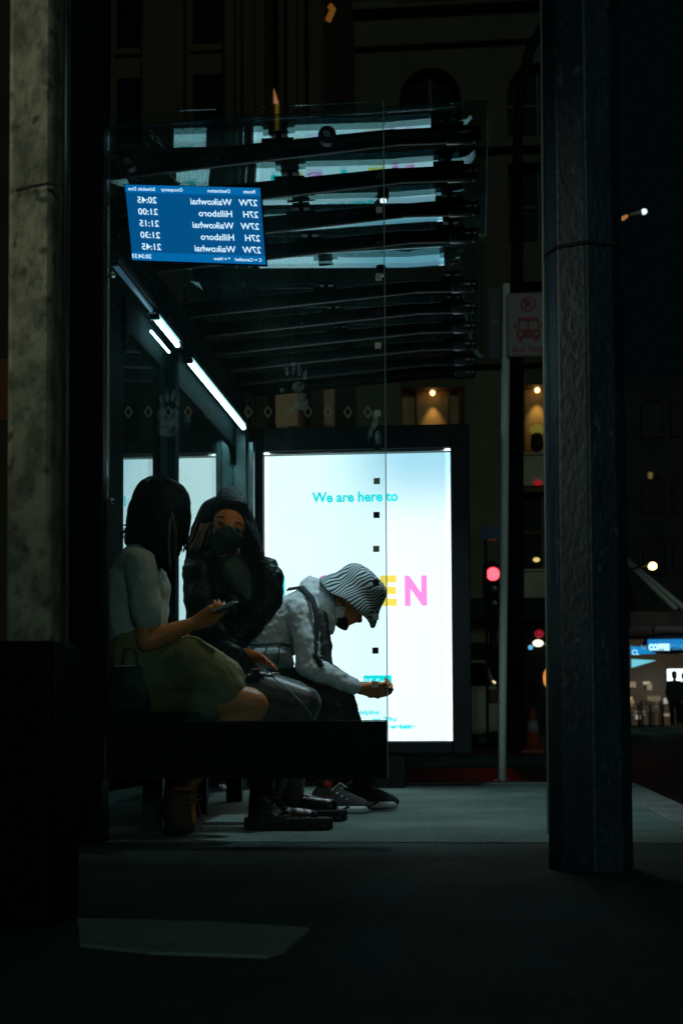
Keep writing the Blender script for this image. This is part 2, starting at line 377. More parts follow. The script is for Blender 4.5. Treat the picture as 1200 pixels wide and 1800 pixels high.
# light tubes; the thin third and dim fourth are reflections built as glowing tubes
led = emit('led_tube', (.50, .92, 1.0), 22)
dim = emit('reflected_streak', (.22, .5, .75), .16)  # dim blue reflection streak, drawn as a faintly glowing tube
for (ya, yb, x, z, r, m) in ((5.98, 6.43, -1.37, 2.165, .0105, led), (6.70, 8.30, -1.37, 2.155, .012, led), (6.0, 6.36, -1.395, 2.115, .005, led), (5.28, 5.9, -1.372, 2.18, .010, dim)):
    g = MB(); g.cyl((x, ya, z), (x, yb, z), r, n=16); tb = g.build('light_tube', m, sh, smooth=True)
    if r > .008:
        g = MB(); g.bb(x - .028, x + .022, ya - .02, yb + .02, z + r + .002, z + r + .028)
        g.bb(x - .02, x + .02, ya - .03, ya - .003, z - r, z + r); g.bb(x - .02, x + .02, yb + .003, yb + .03, z - r, z + r)
        g.build('tube_housing', M_['black'], tb, bevel=.003)
g = MB(); q = W(371, 645, 7.55); g.hull([(q, .013), (q + Vector((-.008, 0, .035)), .006)]); g.build('indicator_lamp', emit('small_white_lamp', (.85, 1, 1), 1.6), sh, smooth=True)
# canopy: cantilever beams, stand-off fittings, glass sheets
beamY = [5.14, 5.49, 5.87, 6.20, 6.93, 7.30, 7.67, 8.04, 8.40, 8.71]
for i, y in enumerate(beamY):
    s = F / y
    yr = 1255 - 2.09 * s - (3 if i == 0 else 0)
    pr = W(822, yr + 1, y); pl = pr + Vector((-1.42, 0, -.075))
    g = MB(); g.hull([(pl + Vector((0, 0, -.005)), .040), (pr + Vector((-.28, 0, 0)), .031)], 16)
    g.hull([(pr + Vector((-.30, 0, 0)), .029), (pr, .031)], 16)
    bmx = g.build('canopy_beam', M_['black'], sh, smooth=True)
    g = MB(); g.cyl(pr + Vector((.018, 0, 0)), pr + Vector((.046, 0, 0)), .034, .028, 20); g.cyl(pr + Vector((-.08, 0, 0)), pr + Vector((.016, 0, 0)), .035, n=20)
    g.build('end_cap', mat('cap_black', (.02, .024, .028), .3) if i == 0 else bpy.data.materials['cap_black'], bmx, smooth=True, bevel=.004)
    for k, fx in enumerate((-.075, -.70)):
        b0 = pr + Vector((fx, 0, .036 + .0 * fx)); 
        b0.z = pr.z + fx * .053 + .03
        g = MB(); g.cyl(b0, b0 + Vector((0, 0, .036)), .011, n=10); g.box(b0 + Vector((0, 0, .007)), (.12, .06, .016))
        g.box(b0 + Vector((0, 0, .038)), (.07, .05, .012)); g.build('stand_off', M_['black'], bmx, bevel=.003)
# the small round spot fittings on the first beam
for px, py in ((575, 238), (225, 284)):
    p = W(px, py, 5.06)
    g = MB(); g.cyl(p + Vector((0, .03, 0)), p + Vector((0, -.012, 0)), .033, n=24)
    sp = g.build('spot_fitting', M_['black'], sh, smooth=False, bevel=.004)
    g = MB(); g.cyl(p + Vector((0, -.0125, 0)), p + Vector((0, -.016, 0)), .012, n=12); g.box(p + Vector((0, -.0145, 0)), (.036, .003, .006), Matrix.Rotation(.7, 3, 'Y')); g.build('rosette', M_['steel'], sp)
# curved glass sheets of the canopy
rg = glass('canopy_glass', tint=(.84, .96, .94), dirt=.028, n=2.6, gcol=(.62, .92, 1.0))
def sheet(y0, y1, xl, xr, zf, name='canopy_glass'):
    g = MB(); nx, ny = 10, 60; th = .012; gv = []
    for lay in (0, 1):
        rows = []
        for j in range(ny + 1):
            yy = y0 + (y1 - y0) * j / ny
            rows.append([g.bm.verts.new((xl + (xr - xl) * i / nx, yy, zf(xl + (xr - xl) * i / nx, yy) + th * lay)) for i in range(nx + 1)])
        gv.append(rows)
    for lay in (0, 1):
        for j in range(ny):
            for i in range(nx):
                g.bm.faces.new((gv[lay][j][i], gv[lay][j][i + 1], gv[lay][j + 1][i + 1], gv[lay][j + 1][i]))
    for j in range(ny):
        for i in (0, nx): g.bm.faces.new((gv[0][j][i], gv[0][j + 1][i], gv[1][j + 1][i], gv[1][j][i]))
    for i in range(nx):
        for j in (0, ny): g.bm.faces.new((gv[0][j][i], gv[0][j][i + 1], gv[1][j][i + 1], gv[1][j][i]))
    return g.build(name, rg, sh, smooth=True)
SL = [(4.9, -.05), (5.02, -.03), (5.23, .011), (5.30, .018), (5.42, -.052), (5.48, -.034), (5.60, -.006), (5.87, .036), (6.22, .060), (6.6, .07), (6.7, -.01), (7.2, .0), (9, 0)]
def slope(y):
    for (a, m0), (b, m1) in zip(SL, SL[1:]):
        if y <= b: return m0 + (m1 - m0) * (y - a) / (b - a)
    return 0
ZT = {}; acc = 0
for k in range(401): ZT[k] = acc; acc += slope(4.9 + .01 * k + .005) * .01
ZREF = ZT[86]
def zroof(x, y):
    # toughened sheets sag a little between their fittings
    t = (y - 4.9) / .01; k = int(t); return 2.606 + .022 * x + ZT[k] + (ZT[k + 1] - ZT[k]) * (t - k) - ZREF
g = MB()
for y0 in [4.985 + .1 * k for k in range(15)]: g.cyl((.0565, y0, zroof(.055, y0) + .006), (.0565, y0 + .1, zroof(.055, y0 + .1) + .006), .0035, n=6)
g.build('canopy_edge', mat('polished_glass_edge', (.35, .6, .55), .3), sh)
sheet(4.98, 6.52, -1.47, .055, zroof)
sheet(6.60, 8.80, -1.47, .055, zroof)
# downlight fittings and spots added under the canopy to brighten people and paving
for dl_, dle in ((Vector((-.34, 5.33, 2.40)), 8), (Vector((-.42, 6.38, 2.44)), 66)):
    g = MB(); g.cyl(dl_ + Vector((0, 0, .012)), dl_ + Vector((0, 0, .05)), .022, n=20); df_ = g.build('fill_downlight', M_['black'], sh, smooth=False, bevel=.004)
    g = MB(); g.cyl(dl_, dl_ + Vector((0, 0, .010)), .012, n=20); g.build('lens', emit('fill_downlight_lens', (.9, .95, 1), 1.2 if dle < 20 else .04), df_)
    dl = bpy.data.lights.new('canopy_fill_spot', 'SPOT'); dl.energy = dle; dl.color = (1.0, .84, .58) if dle < 20 else (.62, .90, 1.0); dl.spot_size = math.radians(118); dl.spot_blend = .5; dl.shadow_soft_size = .06
    do = bpy.data.objects.new('canopy_fill_spot', dl); COL.objects.link(do); do.location = dl_ - Vector((0, 0, .02)); do.rotation_euler = Vector((-.22, .30, -1)).to_track_quat('-Z', 'Y').to_euler()
# ================================================================== LIT ADVERTISING PANEL at the far end
AY = 8.7
pa, pb = W(465, 797, AY), W(796, 1303, AY)
ax0, ax1, az1, az0 = pa.x, pb.x, pa.z, pb.z
fo, fb = W(441, 757, AY), W(829, 1324, AY)
fx0, fx1, fz1, fz0 = fo.x, fb.x, fo.z, fb.z
ad = thing('advertising_panel', 'tall backlit poster box reading LISTEN closing the far end of the shelter', 'advertising panel', ((fx0 + fx1) / 2, AY, 0))
g = MB()
g.bb(fx0, ax0 - .001, AY - .06, AY + .1, fz0, fz1); g.bb(ax1 + .001, fx1, AY - .06, AY + .1, fz0, fz1)
g.bb(ax0 - .001, ax1 + .001, AY - .06, AY + .1, az1 + .001, fz1); g.bb(ax0 - .001, ax1 + .001, AY - .06, AY + .1, fz0, az0 - .001)
g.bb(ax0 - .001, ax1 + .001, AY + .02, AY + .1, az0 - .001, az1 + .001)
g.build('housing', M_['black'], ad, bevel=.006)
g = MB(); g.bb(ax0 + .003, ax1 - .003, AY - .015, AY + .015, az0 + .003, az1 - .022); poster = g.build('poster', glow_box(), ad)
g = MB(); g.cyl((ax0 + .004, AY - .02, az1 - .010), (ax1 - .004, AY - .02, az1 - .010), .008, n=10); g.build('top_rail', mat('satin_rail', (.5, .52, .5), .35, .6), ad, smooth=True)
ce = emit('corner_glare', (.9, 1, 1), 3)  # glare at the poster's top corners, put into glowing beads
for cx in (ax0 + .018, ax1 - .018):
    g = MB(); g.hull([((cx - .012, AY - .03, az1 - .008), .006), ((cx + .012, AY - .03, az1 - .008), .006)]); g.build('glare_bead', ce, ad, smooth=True)
g = MB(); g.bb(W(630, 1330, AY).x, W(712, 1330, AY).x, AY - .04, AY + .08, 0, fz0 + .002); g.build('plinth', M_['black'], ad, bevel=.004)
g = MB(); g.bb(fx0, fx0 + .09, AY - .04, AY + .08, 0, fz0 + .002); g.build('plinth', M_['black'], ad, bevel=.004)
PY = AY - .0165
cyan = emit('cyan_print', (.0, .80, .86), 1.0); yel = emit('yellow_print', (1.0, .78, .10), .95); pink = emit('pink_print', (1.0, .30, .82), .95)
def px_text(txt, x0, x1, ybase, ytop, m, name='lettering', thick=.0, parent=poster, Yp=PY, capk=.69):
    """writing whose capitals run from pixel x0 to x1"""
    p = W(x0, ybase, Yp); q = W(x1, ytop, Yp); h = (q.z - p.z) / capk
    g = MB(); text_bm(g, txt, h, Matrix(), thick=thick)
    xs = [v.co.x for v in g.bm.verts]; sx = (q.x - p.x) / (max(xs) - min(xs))
    bmesh.ops.transform(g.bm, matrix=face_cam(Vector((p.x - min(xs) * sx, Yp, p.z))) @ Matrix.Diagonal((sx, 1, 1, 1)), verts=g.bm.verts)
    return g.build(name, m, parent)
px_text('We are here to', 548, 699, 883, 863, cyan, thick=.003)
for ch, x0, x1, m in (('L', 492, 514, cyan), ('I', 541, 548, yel), ('S', 556, 586, pink), ('T', 606, 640, cyan), ('E', 668, 697, yel), ('N', 711, 750, pink)):
    px_text(ch, x0, x1, 1062, 1014, m, 'headline_letter', thick=.012)
lg = MB(); p, q = W(639, 1213, PY), W(688, 1187, PY); lg.bb(p.x, q.x, PY - .001, PY, p.z, q.z); logo = lg.build('logo_patch', cyan, poster)
px_text('lifeline', 642, 685, 1206, 1192, emit('white_print', (.85, 1, 1), 1.1), thick=.0, Yp=PY - .0025, parent=poster)
px_text('Call our Helpline:', 585, 668, 1256, 1248, cyan, thick=.001)
px_text('0800 409 ... or 29x', 575, 698, 1269, 1260, cyan, thick=.001)
px_text('Or visit our website', 617, 729, 1281, 1273, cyan, thick=.002)
# ================================================================== REFLECTION OF A TIMETABLE SCREEN, built as a glowing panel with mirrored writing
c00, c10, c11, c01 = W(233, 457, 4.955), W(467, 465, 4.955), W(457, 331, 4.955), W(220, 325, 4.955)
scr = thing('screen_reflection', 'glowing panel with mirrored writing, standing for a departure screen reflected in the end glass', 'screen reflection', ((c00 + c11) / 2))
sm_ = emit('reflected_blue', (.0, .078, .235), 1.0); sm2 = emit('reflected_band', (.0, .13, .38), 1.0); wht = emit('reflected_white', (.62, .86, 1.0), 1.15)
def scr_pt(u, v, off=0):
    """u from the left, v from the top, in 0..1"""
    top = c01.lerp(c11, u); bot = c00.lerp(c10, u); p = top.lerp(bot, v); p.y -= off; return p
def quad(g, u0, u1, v0, v1, off):
    vs = [g.bm.verts.new(scr_pt(u, v, off)) for u, v in ((u0, v1), (u1, v1), (u1, v0), (u0, v0))]
    bs = [g.bm.verts.new(scr_pt(u, v, off - .0015)) for u, v in ((u0, v1), (u1, v1), (u1, v0), (u0, v0))]
    g.bm.faces.new(vs); g.bm.faces.new(bs[::-1])
    for i in range(4): g.bm.faces.new((vs[i], bs[i], bs[(i + 1) % 4], vs[(i + 1) % 4]))
g = MB(); quad(g, 0, 1, .0, 1, .0); g.build('reflected_face', sm_, scr)
g = MB()
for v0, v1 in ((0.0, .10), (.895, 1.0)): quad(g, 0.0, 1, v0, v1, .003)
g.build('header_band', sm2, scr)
g = MB(); quad(g, -.012, 1.012, -.02, 1.02, -.006); 
g.build('back_plate', M_['black'], scr)
g = MB()
for u in (.2, .8): 
    p = scr_pt(u, .1, -.008); g.cyl(p, p + Vector((0, .028, 0)), .012, n=12); p = scr_pt(u, .9, -.008); g.cyl(p, p + Vector((0, .028, 0)), .012, n=12)
g.build('hanger', M_['black'], scr)  # back plate and standoffs are added to hold the reflection panel
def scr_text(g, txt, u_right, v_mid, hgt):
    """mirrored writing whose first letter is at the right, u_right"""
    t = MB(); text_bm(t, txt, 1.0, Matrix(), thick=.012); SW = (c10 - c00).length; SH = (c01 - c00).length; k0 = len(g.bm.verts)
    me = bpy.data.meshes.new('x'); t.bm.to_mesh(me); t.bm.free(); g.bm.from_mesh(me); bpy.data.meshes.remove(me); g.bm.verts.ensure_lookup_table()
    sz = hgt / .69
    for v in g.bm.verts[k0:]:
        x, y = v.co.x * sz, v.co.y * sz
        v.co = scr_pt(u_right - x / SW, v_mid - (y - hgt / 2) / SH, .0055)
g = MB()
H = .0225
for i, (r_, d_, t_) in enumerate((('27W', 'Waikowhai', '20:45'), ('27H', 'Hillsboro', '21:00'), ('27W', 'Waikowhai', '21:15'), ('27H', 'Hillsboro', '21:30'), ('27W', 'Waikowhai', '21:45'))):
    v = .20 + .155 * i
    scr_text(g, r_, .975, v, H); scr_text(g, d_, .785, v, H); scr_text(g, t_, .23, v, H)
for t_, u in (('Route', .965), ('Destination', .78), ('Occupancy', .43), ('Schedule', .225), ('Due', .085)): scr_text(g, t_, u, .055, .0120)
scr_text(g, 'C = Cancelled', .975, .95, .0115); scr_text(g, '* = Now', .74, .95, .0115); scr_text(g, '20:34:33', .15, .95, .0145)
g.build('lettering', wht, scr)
# ================================================================== BENCH
bn = thing('shelter_bench', 'long dark bench fixed along the glazed back wall under the three people', 'bench', (-1.24, 6.0, 0))
g = MB(); g.bb(-1.42, -1.02, 5.12, 7.6, .42, .462); g.build('seat', M_['matte'], bn, bevel=.01)
for y in (5.45, 6.35, 7.3):
    g = MB(); g.bb(-1.30, -1.22, y, y + .05, 0, .419); g.bb(-1.38, -1.06, y + .002, y + .048, .385, .4192); g.build('leg', M_['alu'] if y < 6 else M_['black'], bn, bevel=.004)
# ================================================================== PEOPLE
M_['skin'] = mat('warm_skin', (.85, .25, .055), .5, noise=(30, 4, (.74, .20, .045), .4, .7), bump=(300, .06))
M_['tee'] = mat('pale_cotton', (.56, .58, .52), .9, noise=(14, 5, (.46, .48, .43), .35, .7), bump=(9, .8, (1, 1, .3)), sheen=.2)
M_['olive'] = mat('olive_cotton', (.27, .22, .07), .9, noise=(5, 5, (.11, .08, .035), .35, .7), bump=(10, 1.0, (.45, 1, 1)))
M_['tan'] = mat('tan_suede', (.07, .045, .028), .9, bump=(60, .3))
M_['hairb'] = mat('black_hair', (.006, .005, .005), .48, spec=.14, noise=(90, 3, (.035, .022, .014), .5, .75, (1, 1, .05)), bump=(160, .5, (1, 1, .05)))
M_['hairh'] = mat('brown_hair_ends', (.34, .21, .13), .5, noise=(60, 3, (.06, .035, .022), .4, .7, (1, 1, .05)))
M_['leather'] = mat('black_leather', (.003, .005, .006), .46, spec=.16, bump=(11, .2))
M_['cloth_black'] = mat('black_cloth', (.016, .017, .019), .8, bump=(30, .5))
M_['mask_black'] = mat('black_mask_cloth', (.012, .022, .028), .8, bump=(200, .2))
M_['greenshirt'] = mat('grey_green_shirt', (.055, .07, .055), .85, bump=(14, .9, (1, 1, .3)))
M_['tights'] = mat('sheer_dark_tights', (.055, .042, .035), .42, sheen=.3, bump=(120, .1))
M_['boot'] = mat('boot_leather', (.008, .010, .011), .28, bump=(35, .25))
M_['hoodie'] = mat('pale_grey_fleece', (.74, .74, .78), .95, noise=(16, 6, (.64, .64, .68), .35, .7), bump=(9, .6, (1, 1, .5)), sheen=.3)
M_['strap'] = mat('dark_webbing', (.02, .024, .028), .75, bump=(150, .4))
M_['greybag'] = mat('grey_bag_nylon', (.24, .26, .27), .6, bump=(16, .7))
M_['trouser'] = mat('dark_trouser_cloth', (.012, .014, .016), .85, bump=(16, .8))
M_['white'] = mat('white_rubber', (.62, .64, .66), .6, bump=(60, .1))
M_['grey_mesh'] = mat('grey_knit_upper', (.07, .075, .07), .8, bump=(200, .6))
M_['red'] = mat('red_tag', (.6, .02, .02), .6)
M_['silver'] = mat('silver_metal', (.7, .72, .75), .2, 1)
def local(Y):
    return lambda px, py, dy=0.0: W(px, py, Y + dy)
def hand(g, wr, d, n, side=1, curl=.35, sc=1.0, spread=.0, curls=None):
    d = Vector(d).normalized(); n = Vector(n); n = (n - d * n.dot(d)).normalized(); u = d.cross(n) * side
    K = [.027, .009, -.010, -.028]; Ln = [.072, .080, .074, .058]; R = [.0088, .0090, .0085, .0075]
    wr = Vector(wr); kn = [wr + (d * (.086 - .004 * abs(i - 1)) + u * K[i]) * sc for i in range(4)]
    g.hull([(wr, .023 * sc)] + [(k, .0125 * sc) for k in kn])
    g.hull([(wr + (u * .012 + d * .01) * sc, .02 * sc), (wr + (u * .026 + d * .035 + n * .008) * sc, .014 * sc), (kn[0], .011 * sc)])
    for i in range(4):
        p = kn[i]; a = curl if curls is None else curls[i]; ang = a * .7
        dd = (d + u * K[i] * spread * 10).normalized(); r = R[i] * sc
        for f in (.46, .31, .23):
            v = dd * math.cos(ang) + n * math.sin(ang); q = p + v * Ln[i] * f * sc
            g.hull([(p, r), (q, r * .9)], 10); p = q; r *= .92; ang += a
    p = wr + (u * .026 + d * .030 + n * .006) * sc
    for v, l, r in (((d * .62 + u * .62 + n * .35), .038, .0125), ((d * .85 + u * .2 + n * .45), .030, .0105)):
        q = p + v.normalized() * l * sc; g.hull([(p, r * sc), (q, r * .88 * sc)], 10); p = q
def strands(g, roots, r=.0035, n=5, r1=.0012):
    for pts in roots:
        # smooth the guide
        P = [Vector(p) for p in pts]; out = []
        for i in range(len(P) - 1):
            a, b, c, d = P[max(i - 1, 0)], P[i], P[i + 1], P[min(i + 2, len(P) - 1)]
            for k in range(5):
                t = k / 5
                out.append(.5 * ((2 * b) + (c - a) * t + (2 * a - 5 * b + 4 * c - d) * t * t + (3 * b - a - 3 * c + d) * t ** 3))
        out.append(P[-1]); g.tube(out, r, n, r1)
def jit(s): return Vector((random.gauss(0, s), random.gauss(0, s), random.gauss(0, s)))
# ---------------------------------------------------------------- first woman, nearest the end glass
Y1 = 5.33; P = local(Y1); pxm = 1 / (F / Y1)
w1 = thing('person', 'woman in a pale tee and olive shorts bent over her phone, nearest the glass', 'person', P(270, 1455), 'people sitting on the shelter bench')
g = MB()
g.hull([(P(276, 897, .02), .082), (P(292, 890, 0), .078)]); g.hull([(P(296, 905, -.005), .07), (P(312, 935, 0), .035), (P(303, 955), .03)])
g.hull([(P(318, 925, 0), .012), (P(321, 934, 0), .011), (P(310, 935), .02)])
g.hull([(P(268, 935, .01), .052), (P(250, 975, .01), .056)])
g.hull([(P(242, 1000, -.12), .035), (P(242, 1000, .12), .035), (P(235, 1090), .065)]); g.hull([(P(235, 1090), .065), (P(240, 1190, -.07), .1), (P(240, 1190, .07), .1)])
# near arm
el = P(258, 1128, -.17); wr = P(340, 1096, -.10)
g.hull([(P(250, 1003, -.145), .036), (P(256, 1085, -.165), .037), (el, .038)]); g.hull([(el, .038), (el.lerp(wr, .35), .039)]); g.hull([(el.lerp(wr, .35), .039), (wr, .024)])
hand(g, wr, (1, .22, .52), (-.2, .75, .62), side=-1, curls=[.35, .5, .6, .65])
el2 = P(285, 1125, .2); wr2 = P(296, 1130, .12)
g.hull([(P(262, 1005, .16), .046), (el2, .036)]); g.hull([(el2, .036), (wr2, .023)]); hand(g, wr2, (1, -.3, .15), (-.1, -.5, .8), side=1, curls=[.8, .9, 1.0, 1.0], sc=.85)
# legs
for dy, kx, ky, axx, ayy in ((-.09, 444, 1240, 316, 1385), (.11, 440, 1236, 330, 1380)):
    hp, kn, an = P(245, 1195, dy), P(kx, ky, dy), P(axx, ayy, dy)
    g.hull([(hp, .085), (kn, .060)]); g.hull([(kn, .060), (kn.lerp(an, .35) + Vector((-.012, 0, 0)), .054)]); g.hull([(kn.lerp(an, .35) + Vector((-.012, 0, 0)), .054), (an, .034)])
    g.hull([(an, .035), (P(axx + 2, 1440, dy), .03)])
g.skin('body', M_['skin'], w1, voxel=.0055, it=3)
g = MB()
g.hull([(P(237, 985, -.10), .062), (P(237, 985, .10), .062), (P(226, 1030), .085), (P(262, 1030), .08)])
g.hull([(P(226, 1030, -.05), .09), (P(226, 1030, .07), .09), (P(262, 1035), .085), (P(222, 1085, -.03), .088), (P(255, 1088, .0), .09), (P(222, 1085, .06), .088)])
g.hull([(P(222, 1080, -.04), .09), (P(222, 1080, .05), .09), (P(250, 1160, -.04), .10), (P(250, 1160, .05), .10)])
g.hull([(P(246, 990, -.14), .060), (P(253, 1030, -.155), .061)]); g.hull([(P(253, 1030, -.155), .061), (P(258, 1070, -.165), .060), (P(262, 1090, -.165), .052)])
g.hull([(P(262, 995, .15), .062), (P(272, 1075, .19), .06)])
g.skin('t_shirt', M_['tee'], w1, voxel=.008, it=6, disp=[(.12, .016), (.04, .006)])
g = MB()   # cuffs seam lines
g.hull([(P(240, 1150, -.06), .112), (P(240, 1150, .06), .112), (P(235, 1205, -.06), .10), (P(235, 1205, .07), .10)])
g.hull([(P(245, 1190, -.09), .105), (P(330, 1172, -.09), .112), (P(378, 1192, -.09), .092)]); g.hull([(P(378, 1192, -.09), .092), (P(396, 1214, -.09), .082)]); g.hull([(P(262, 1222, -.09), .085), (P(370, 1228, -.09), .075)])
g.hull([(P(245, 1190, .10), .10), (P(330, 1165, .10), .108), (P(392, 1196, .10), .088)])
g.hull([(P(300, 1150, 0), .085), (P(370, 1175, 0), .07)])
g.skin('shorts', M_['olive'], w1, voxel=.008, it=6, disp=[(.12, .022), (.04, .008)])
# tan shoes, near one tucked back on its toes
for dy in (-.09, .11):
    g = MB()
    g.hull([(P(312, 1392, dy), .034), (P(318, 1392, dy), .036), (P(316, 1440, dy), .038), (P(322, 1445, dy), .036)])
    g.hull([(P(316, 1440, dy), .036), (P(328, 1452, dy), .026), (P(334, 1456, dy), .022)])
    sh_ = g.skin('shoe', M_['tan'], w1, voxel=.005, it=5)
    g = MB(); g.hull([(P(299, 1386, dy), .022), (P(295, 1425, dy), .024), (P(302, 1455, dy), .026), (P(325, 1462, dy), .016)]); g.skin('sole', M_['cloth_black'], sh_, voxel=.006, it=3)
    g = MB(); a = P(340, 1392, dy - .03)
    for k in range(3): g.tube([P(328, 1388 + 11 * k, dy - .045), P(338, 1391 + 11 * k, dy - .04), P(345, 1395 + 9 * k, dy - .02)], .0028)
    g.tube([a, P(352, 1398, dy - .03), P(356, 1404, dy - .03), P(347, 1406, dy - .03), a], .0022); g.tube([a, P(350, 1415, dy - .03), P(354, 1440, dy - .03), P(352, 1462, dy - .03)], .0024)
    g.build('laces', mat('lace_cord', (.16, .13, .09), .8), sh_)
# hair: a bob falling forward round the face
g = MB()
g.hull([(P(276, 880, .01), .098), (P(294, 886, .0), .095), (P(268, 905, .01), .098)])
g.hull([(P(262, 900, -.02), .085), (P(252, 925, -.03), .062), (P(232, 950, -.04), .030), (P(262, 950, -.02), .05)])
g.hull([(P(288, 905, -.07), .055), (P(272, 960, -.085), .042), (P(290, 985, -.10), .022), (P(296, 1003, -.10), .012)])
g.hull([(P(310, 893, -.035), .052), (P(319, 915, -.03), .030), (P(322, 952, -.03), .018)])
g.hull([(P(300, 900, .06), .05), (P(305, 970, .07), .03)])
hb = g.skin('hair', M_['hairb'], w1, voxel=.006, it=4, disp=[(.05, .008)])
g = MB(); R_ = []
for k in range(190):
    t = random.random(); a = random.uniform(-.4, 1)
    top = P(278 + 22 * a, 836 + 6 * a * a + random.uniform(0, 5), random.uniform(-.07, .02))
    if t < .55:   # falling beside the cheek, near side
        ex = random.uniform(206, 300); ey = 952 + (ex - 228) * .72 + random.uniform(-14, 14)
        R_.append([top, P(252 + (ex - 228) * .55, 868, -.085 - random.random() * .02), P(ex * .55 + 262 * .45, 915, -.105 - random.random() * .02), P(ex, ey, -.09 - random.random() * .03)])
    else:         # falling in front of the face
        ex = random.uniform(312, 332)
        R_.append([top, P(322 + random.uniform(-12, 6), 868, -.06), P(ex + 4, 905, -.055 - random.random() * .03), P(ex - random.uniform(0, 9), random.uniform(935, 972), -.04 - random.random() * .03)])
strands(g, R_, .0042); g.build('hair_strands', M_['hairb'], hb, smooth=True)
g = MB(); strands(g, [[P(298, 890, -.10), P(302 + a, 925, -.115), P(301 + a * 1.2, 960, -.115), P(303 + a, 992 + random.uniform(-12, 12), -.11)] for a in [random.uniform(-5, 8) for _ in range(10)]], .0024)
g.build('hair_ends', M_['hairh'], hb, smooth=True)
# her phone
g = MB(); rot = Matrix.Rotation(math.radians(-24), 3, 'Y') @ Matrix.Rotation(math.radians(5), 3, 'X')
g.box((0, 0, 0), (.085, .15, .0085)); ph = g.build('mobile_phone', mat('phone_metal', (.50, .56, .56), .35, .0), bevel=.003)
ph.rotation_euler = rot.to_euler(); ph.location = P(396, 1066, -.06); tag(ph, 'slim grey phone held by the woman in the pale tee', 'phone', 'mobile phones')
g = MB(); g.box((0, 0, .0049), (.076, .138, .0008)); o = g.build('screen', mat('dark_phone_glass', (.01, .012, .014), .08)); o.parent = ph
# ---------------------------------------------------------------- second woman, masked
Y2 = 5.86; P = local(Y2)
w2 = thing('person', 'long haired woman in black face mask and leather jacket, seated between the other two', 'person', P(400, 1450), 'people sitting on the shelter bench')
g = MB()
g.hull([(P(404, 915, .03), .078), (P(407, 910, -.005), .074)]); g.hull([(P(404, 920, -.02), .072), (P(396, 955, -.035), .045), (P(389, 970, -.05), .026)])
g.hull([(P(405, 912, -.052), .030), (P(386, 916, -.042), .026), (P(424, 924, -.038), .024), (P(398, 950, -.05), .03)])      # brow and cheeks
g.hull([(P(407, 918, -.080), .009), (P(402, 938, -.098), .011), (P(397, 940, -.085), .014)])     # nose
g.hull([(P(384, 934, -.050), .026), (P(400, 945, -.06), .024), (P(418, 944, -.045), .022)])
g.hull([(P(400, 960, .03), .05), (P(408, 1000, .04), .055)])
g.hull([(P(368, 1020, .04), .045), (P(452, 1030, .04), .045), (P(395, 1100, .04), .07)]); g.hull([(P(395, 1100, .04), .07), (P(395, 1185, -.04), .08), (P(395, 1185, .08), .08)])
wr = P(424, 1146, -.17); hand(g, wr, (1, -.05, -.30), (-.1, -.35, -.9), side=1, curls=[.10, .22, .3, .35], spread=.9)
g.hull([(P(366, 1105, -.15), .035), (wr, .025)])
for dy, kx, ky, ax_, ay_ in ((-.13, 536, 1236, 468, 1400), (.10, 520, 1225, 512, 1400)):
    hp, kn, an = P(395, 1195, dy * .8), P(kx, ky, dy), P(ax_, ay_, dy)
    g.hull([(hp, .085), (kn, .062)]); g.hull([(kn, .062), (an, .042)])
g.skin('body', M_['skin'], w2, voxel=.005, it=2)
# eyes, lashes, brows
for cx, cy, dyy in ((390, 918, -.083), (420, 929, -.076)):
    g = MB(); g.ell(P(cx, cy, dyy), (.015, .010, .0075), Matrix.Rotation(.33, 3, 'Y')); ey_ = g.build('eyelid', mat('lid_skin', (.30, .13, .06), .5), w2, smooth=True)
    g = MB(); g.tube([P(cx - 6, cy + 1, dyy - .008), P(cx - 2, cy + 4, dyy - .012), P(cx + 3, cy + 5, dyy - .011), P(cx + 6, cy + 4, dyy - .006)], .0024); g.build('eyelashes', M_['hairb'], ey_)
    g = MB(); g.tube([P(cx - 9, cy - 9, dyy + .002), P(cx, cy - 10, dyy - .006), P(cx + 8, cy - 6, dyy + .004)], .0030); g.build('eyebrow', M_['hairb'], w2)
g = MB()
g.hull([(P(404, 930, -.092), .013), (P(400, 943, -.106), .014), (P(371, 925, -.030), .014), (P(430, 948, -.030), .014), (P(387, 970, -.07), .016), (P(372, 952, -.015), .014), (P(410, 966, -.03), .014)])
mk = g.skin('face_mask', M_['mask_black'], w2, voxel=.004, it=3)
g = MB(); g.tube([P(366, 917, -.03), P(380, 924, -.062), P(393, 929, -.088), P(402, 923, -.106)], .0018); g.tube([P(405, 924, -.106), P(416, 936, -.090), P(430, 945, -.045)], .0020)
g.build('mask_edge', mat('mask_binding', (.3, .36, .38), .6), mk)
g = MB()
g.hull([(P(358, 1000, .02), .065), (P(462, 1012, .02), .07), (P(360, 1060, .02), .08), (P(446, 1058, .02), .078)])
g.hull([(P(360, 1060, .02), .085), (P(432, 1058, .02), .082), (P(375, 1150, .0), .10), (P(390, 1150, .04), .09), (P(398, 1085, -.02), .10)])
g.hull([(P(470, 1018, .0), .068), (P(474, 1052, -.02), .062)]); g.hull([(P(474, 1052, -.02), .062), (P(436, 1108, -.05), .050)]); g.hull([(P(436, 1108, -.05), .050), (P(415, 1130, -.10), .042)])
g.hull([(P(348, 1005, -.02), .066), (P(350, 1060, -.10), .066)]); g.hull([(P(350, 1060, -.10), .066), (P(368, 1105, -.15), .06)]); g.hull([(P(368, 1105, -.15), .06), (P(415, 1140, -.165), .042)])
g.hull([(P(345, 975, .0), .045), (P(378, 975, .03), .04), (P(345, 1010), .06)]); g.hull([(P(440, 985, .03), .04), (P(470, 1000, .02), .05)])
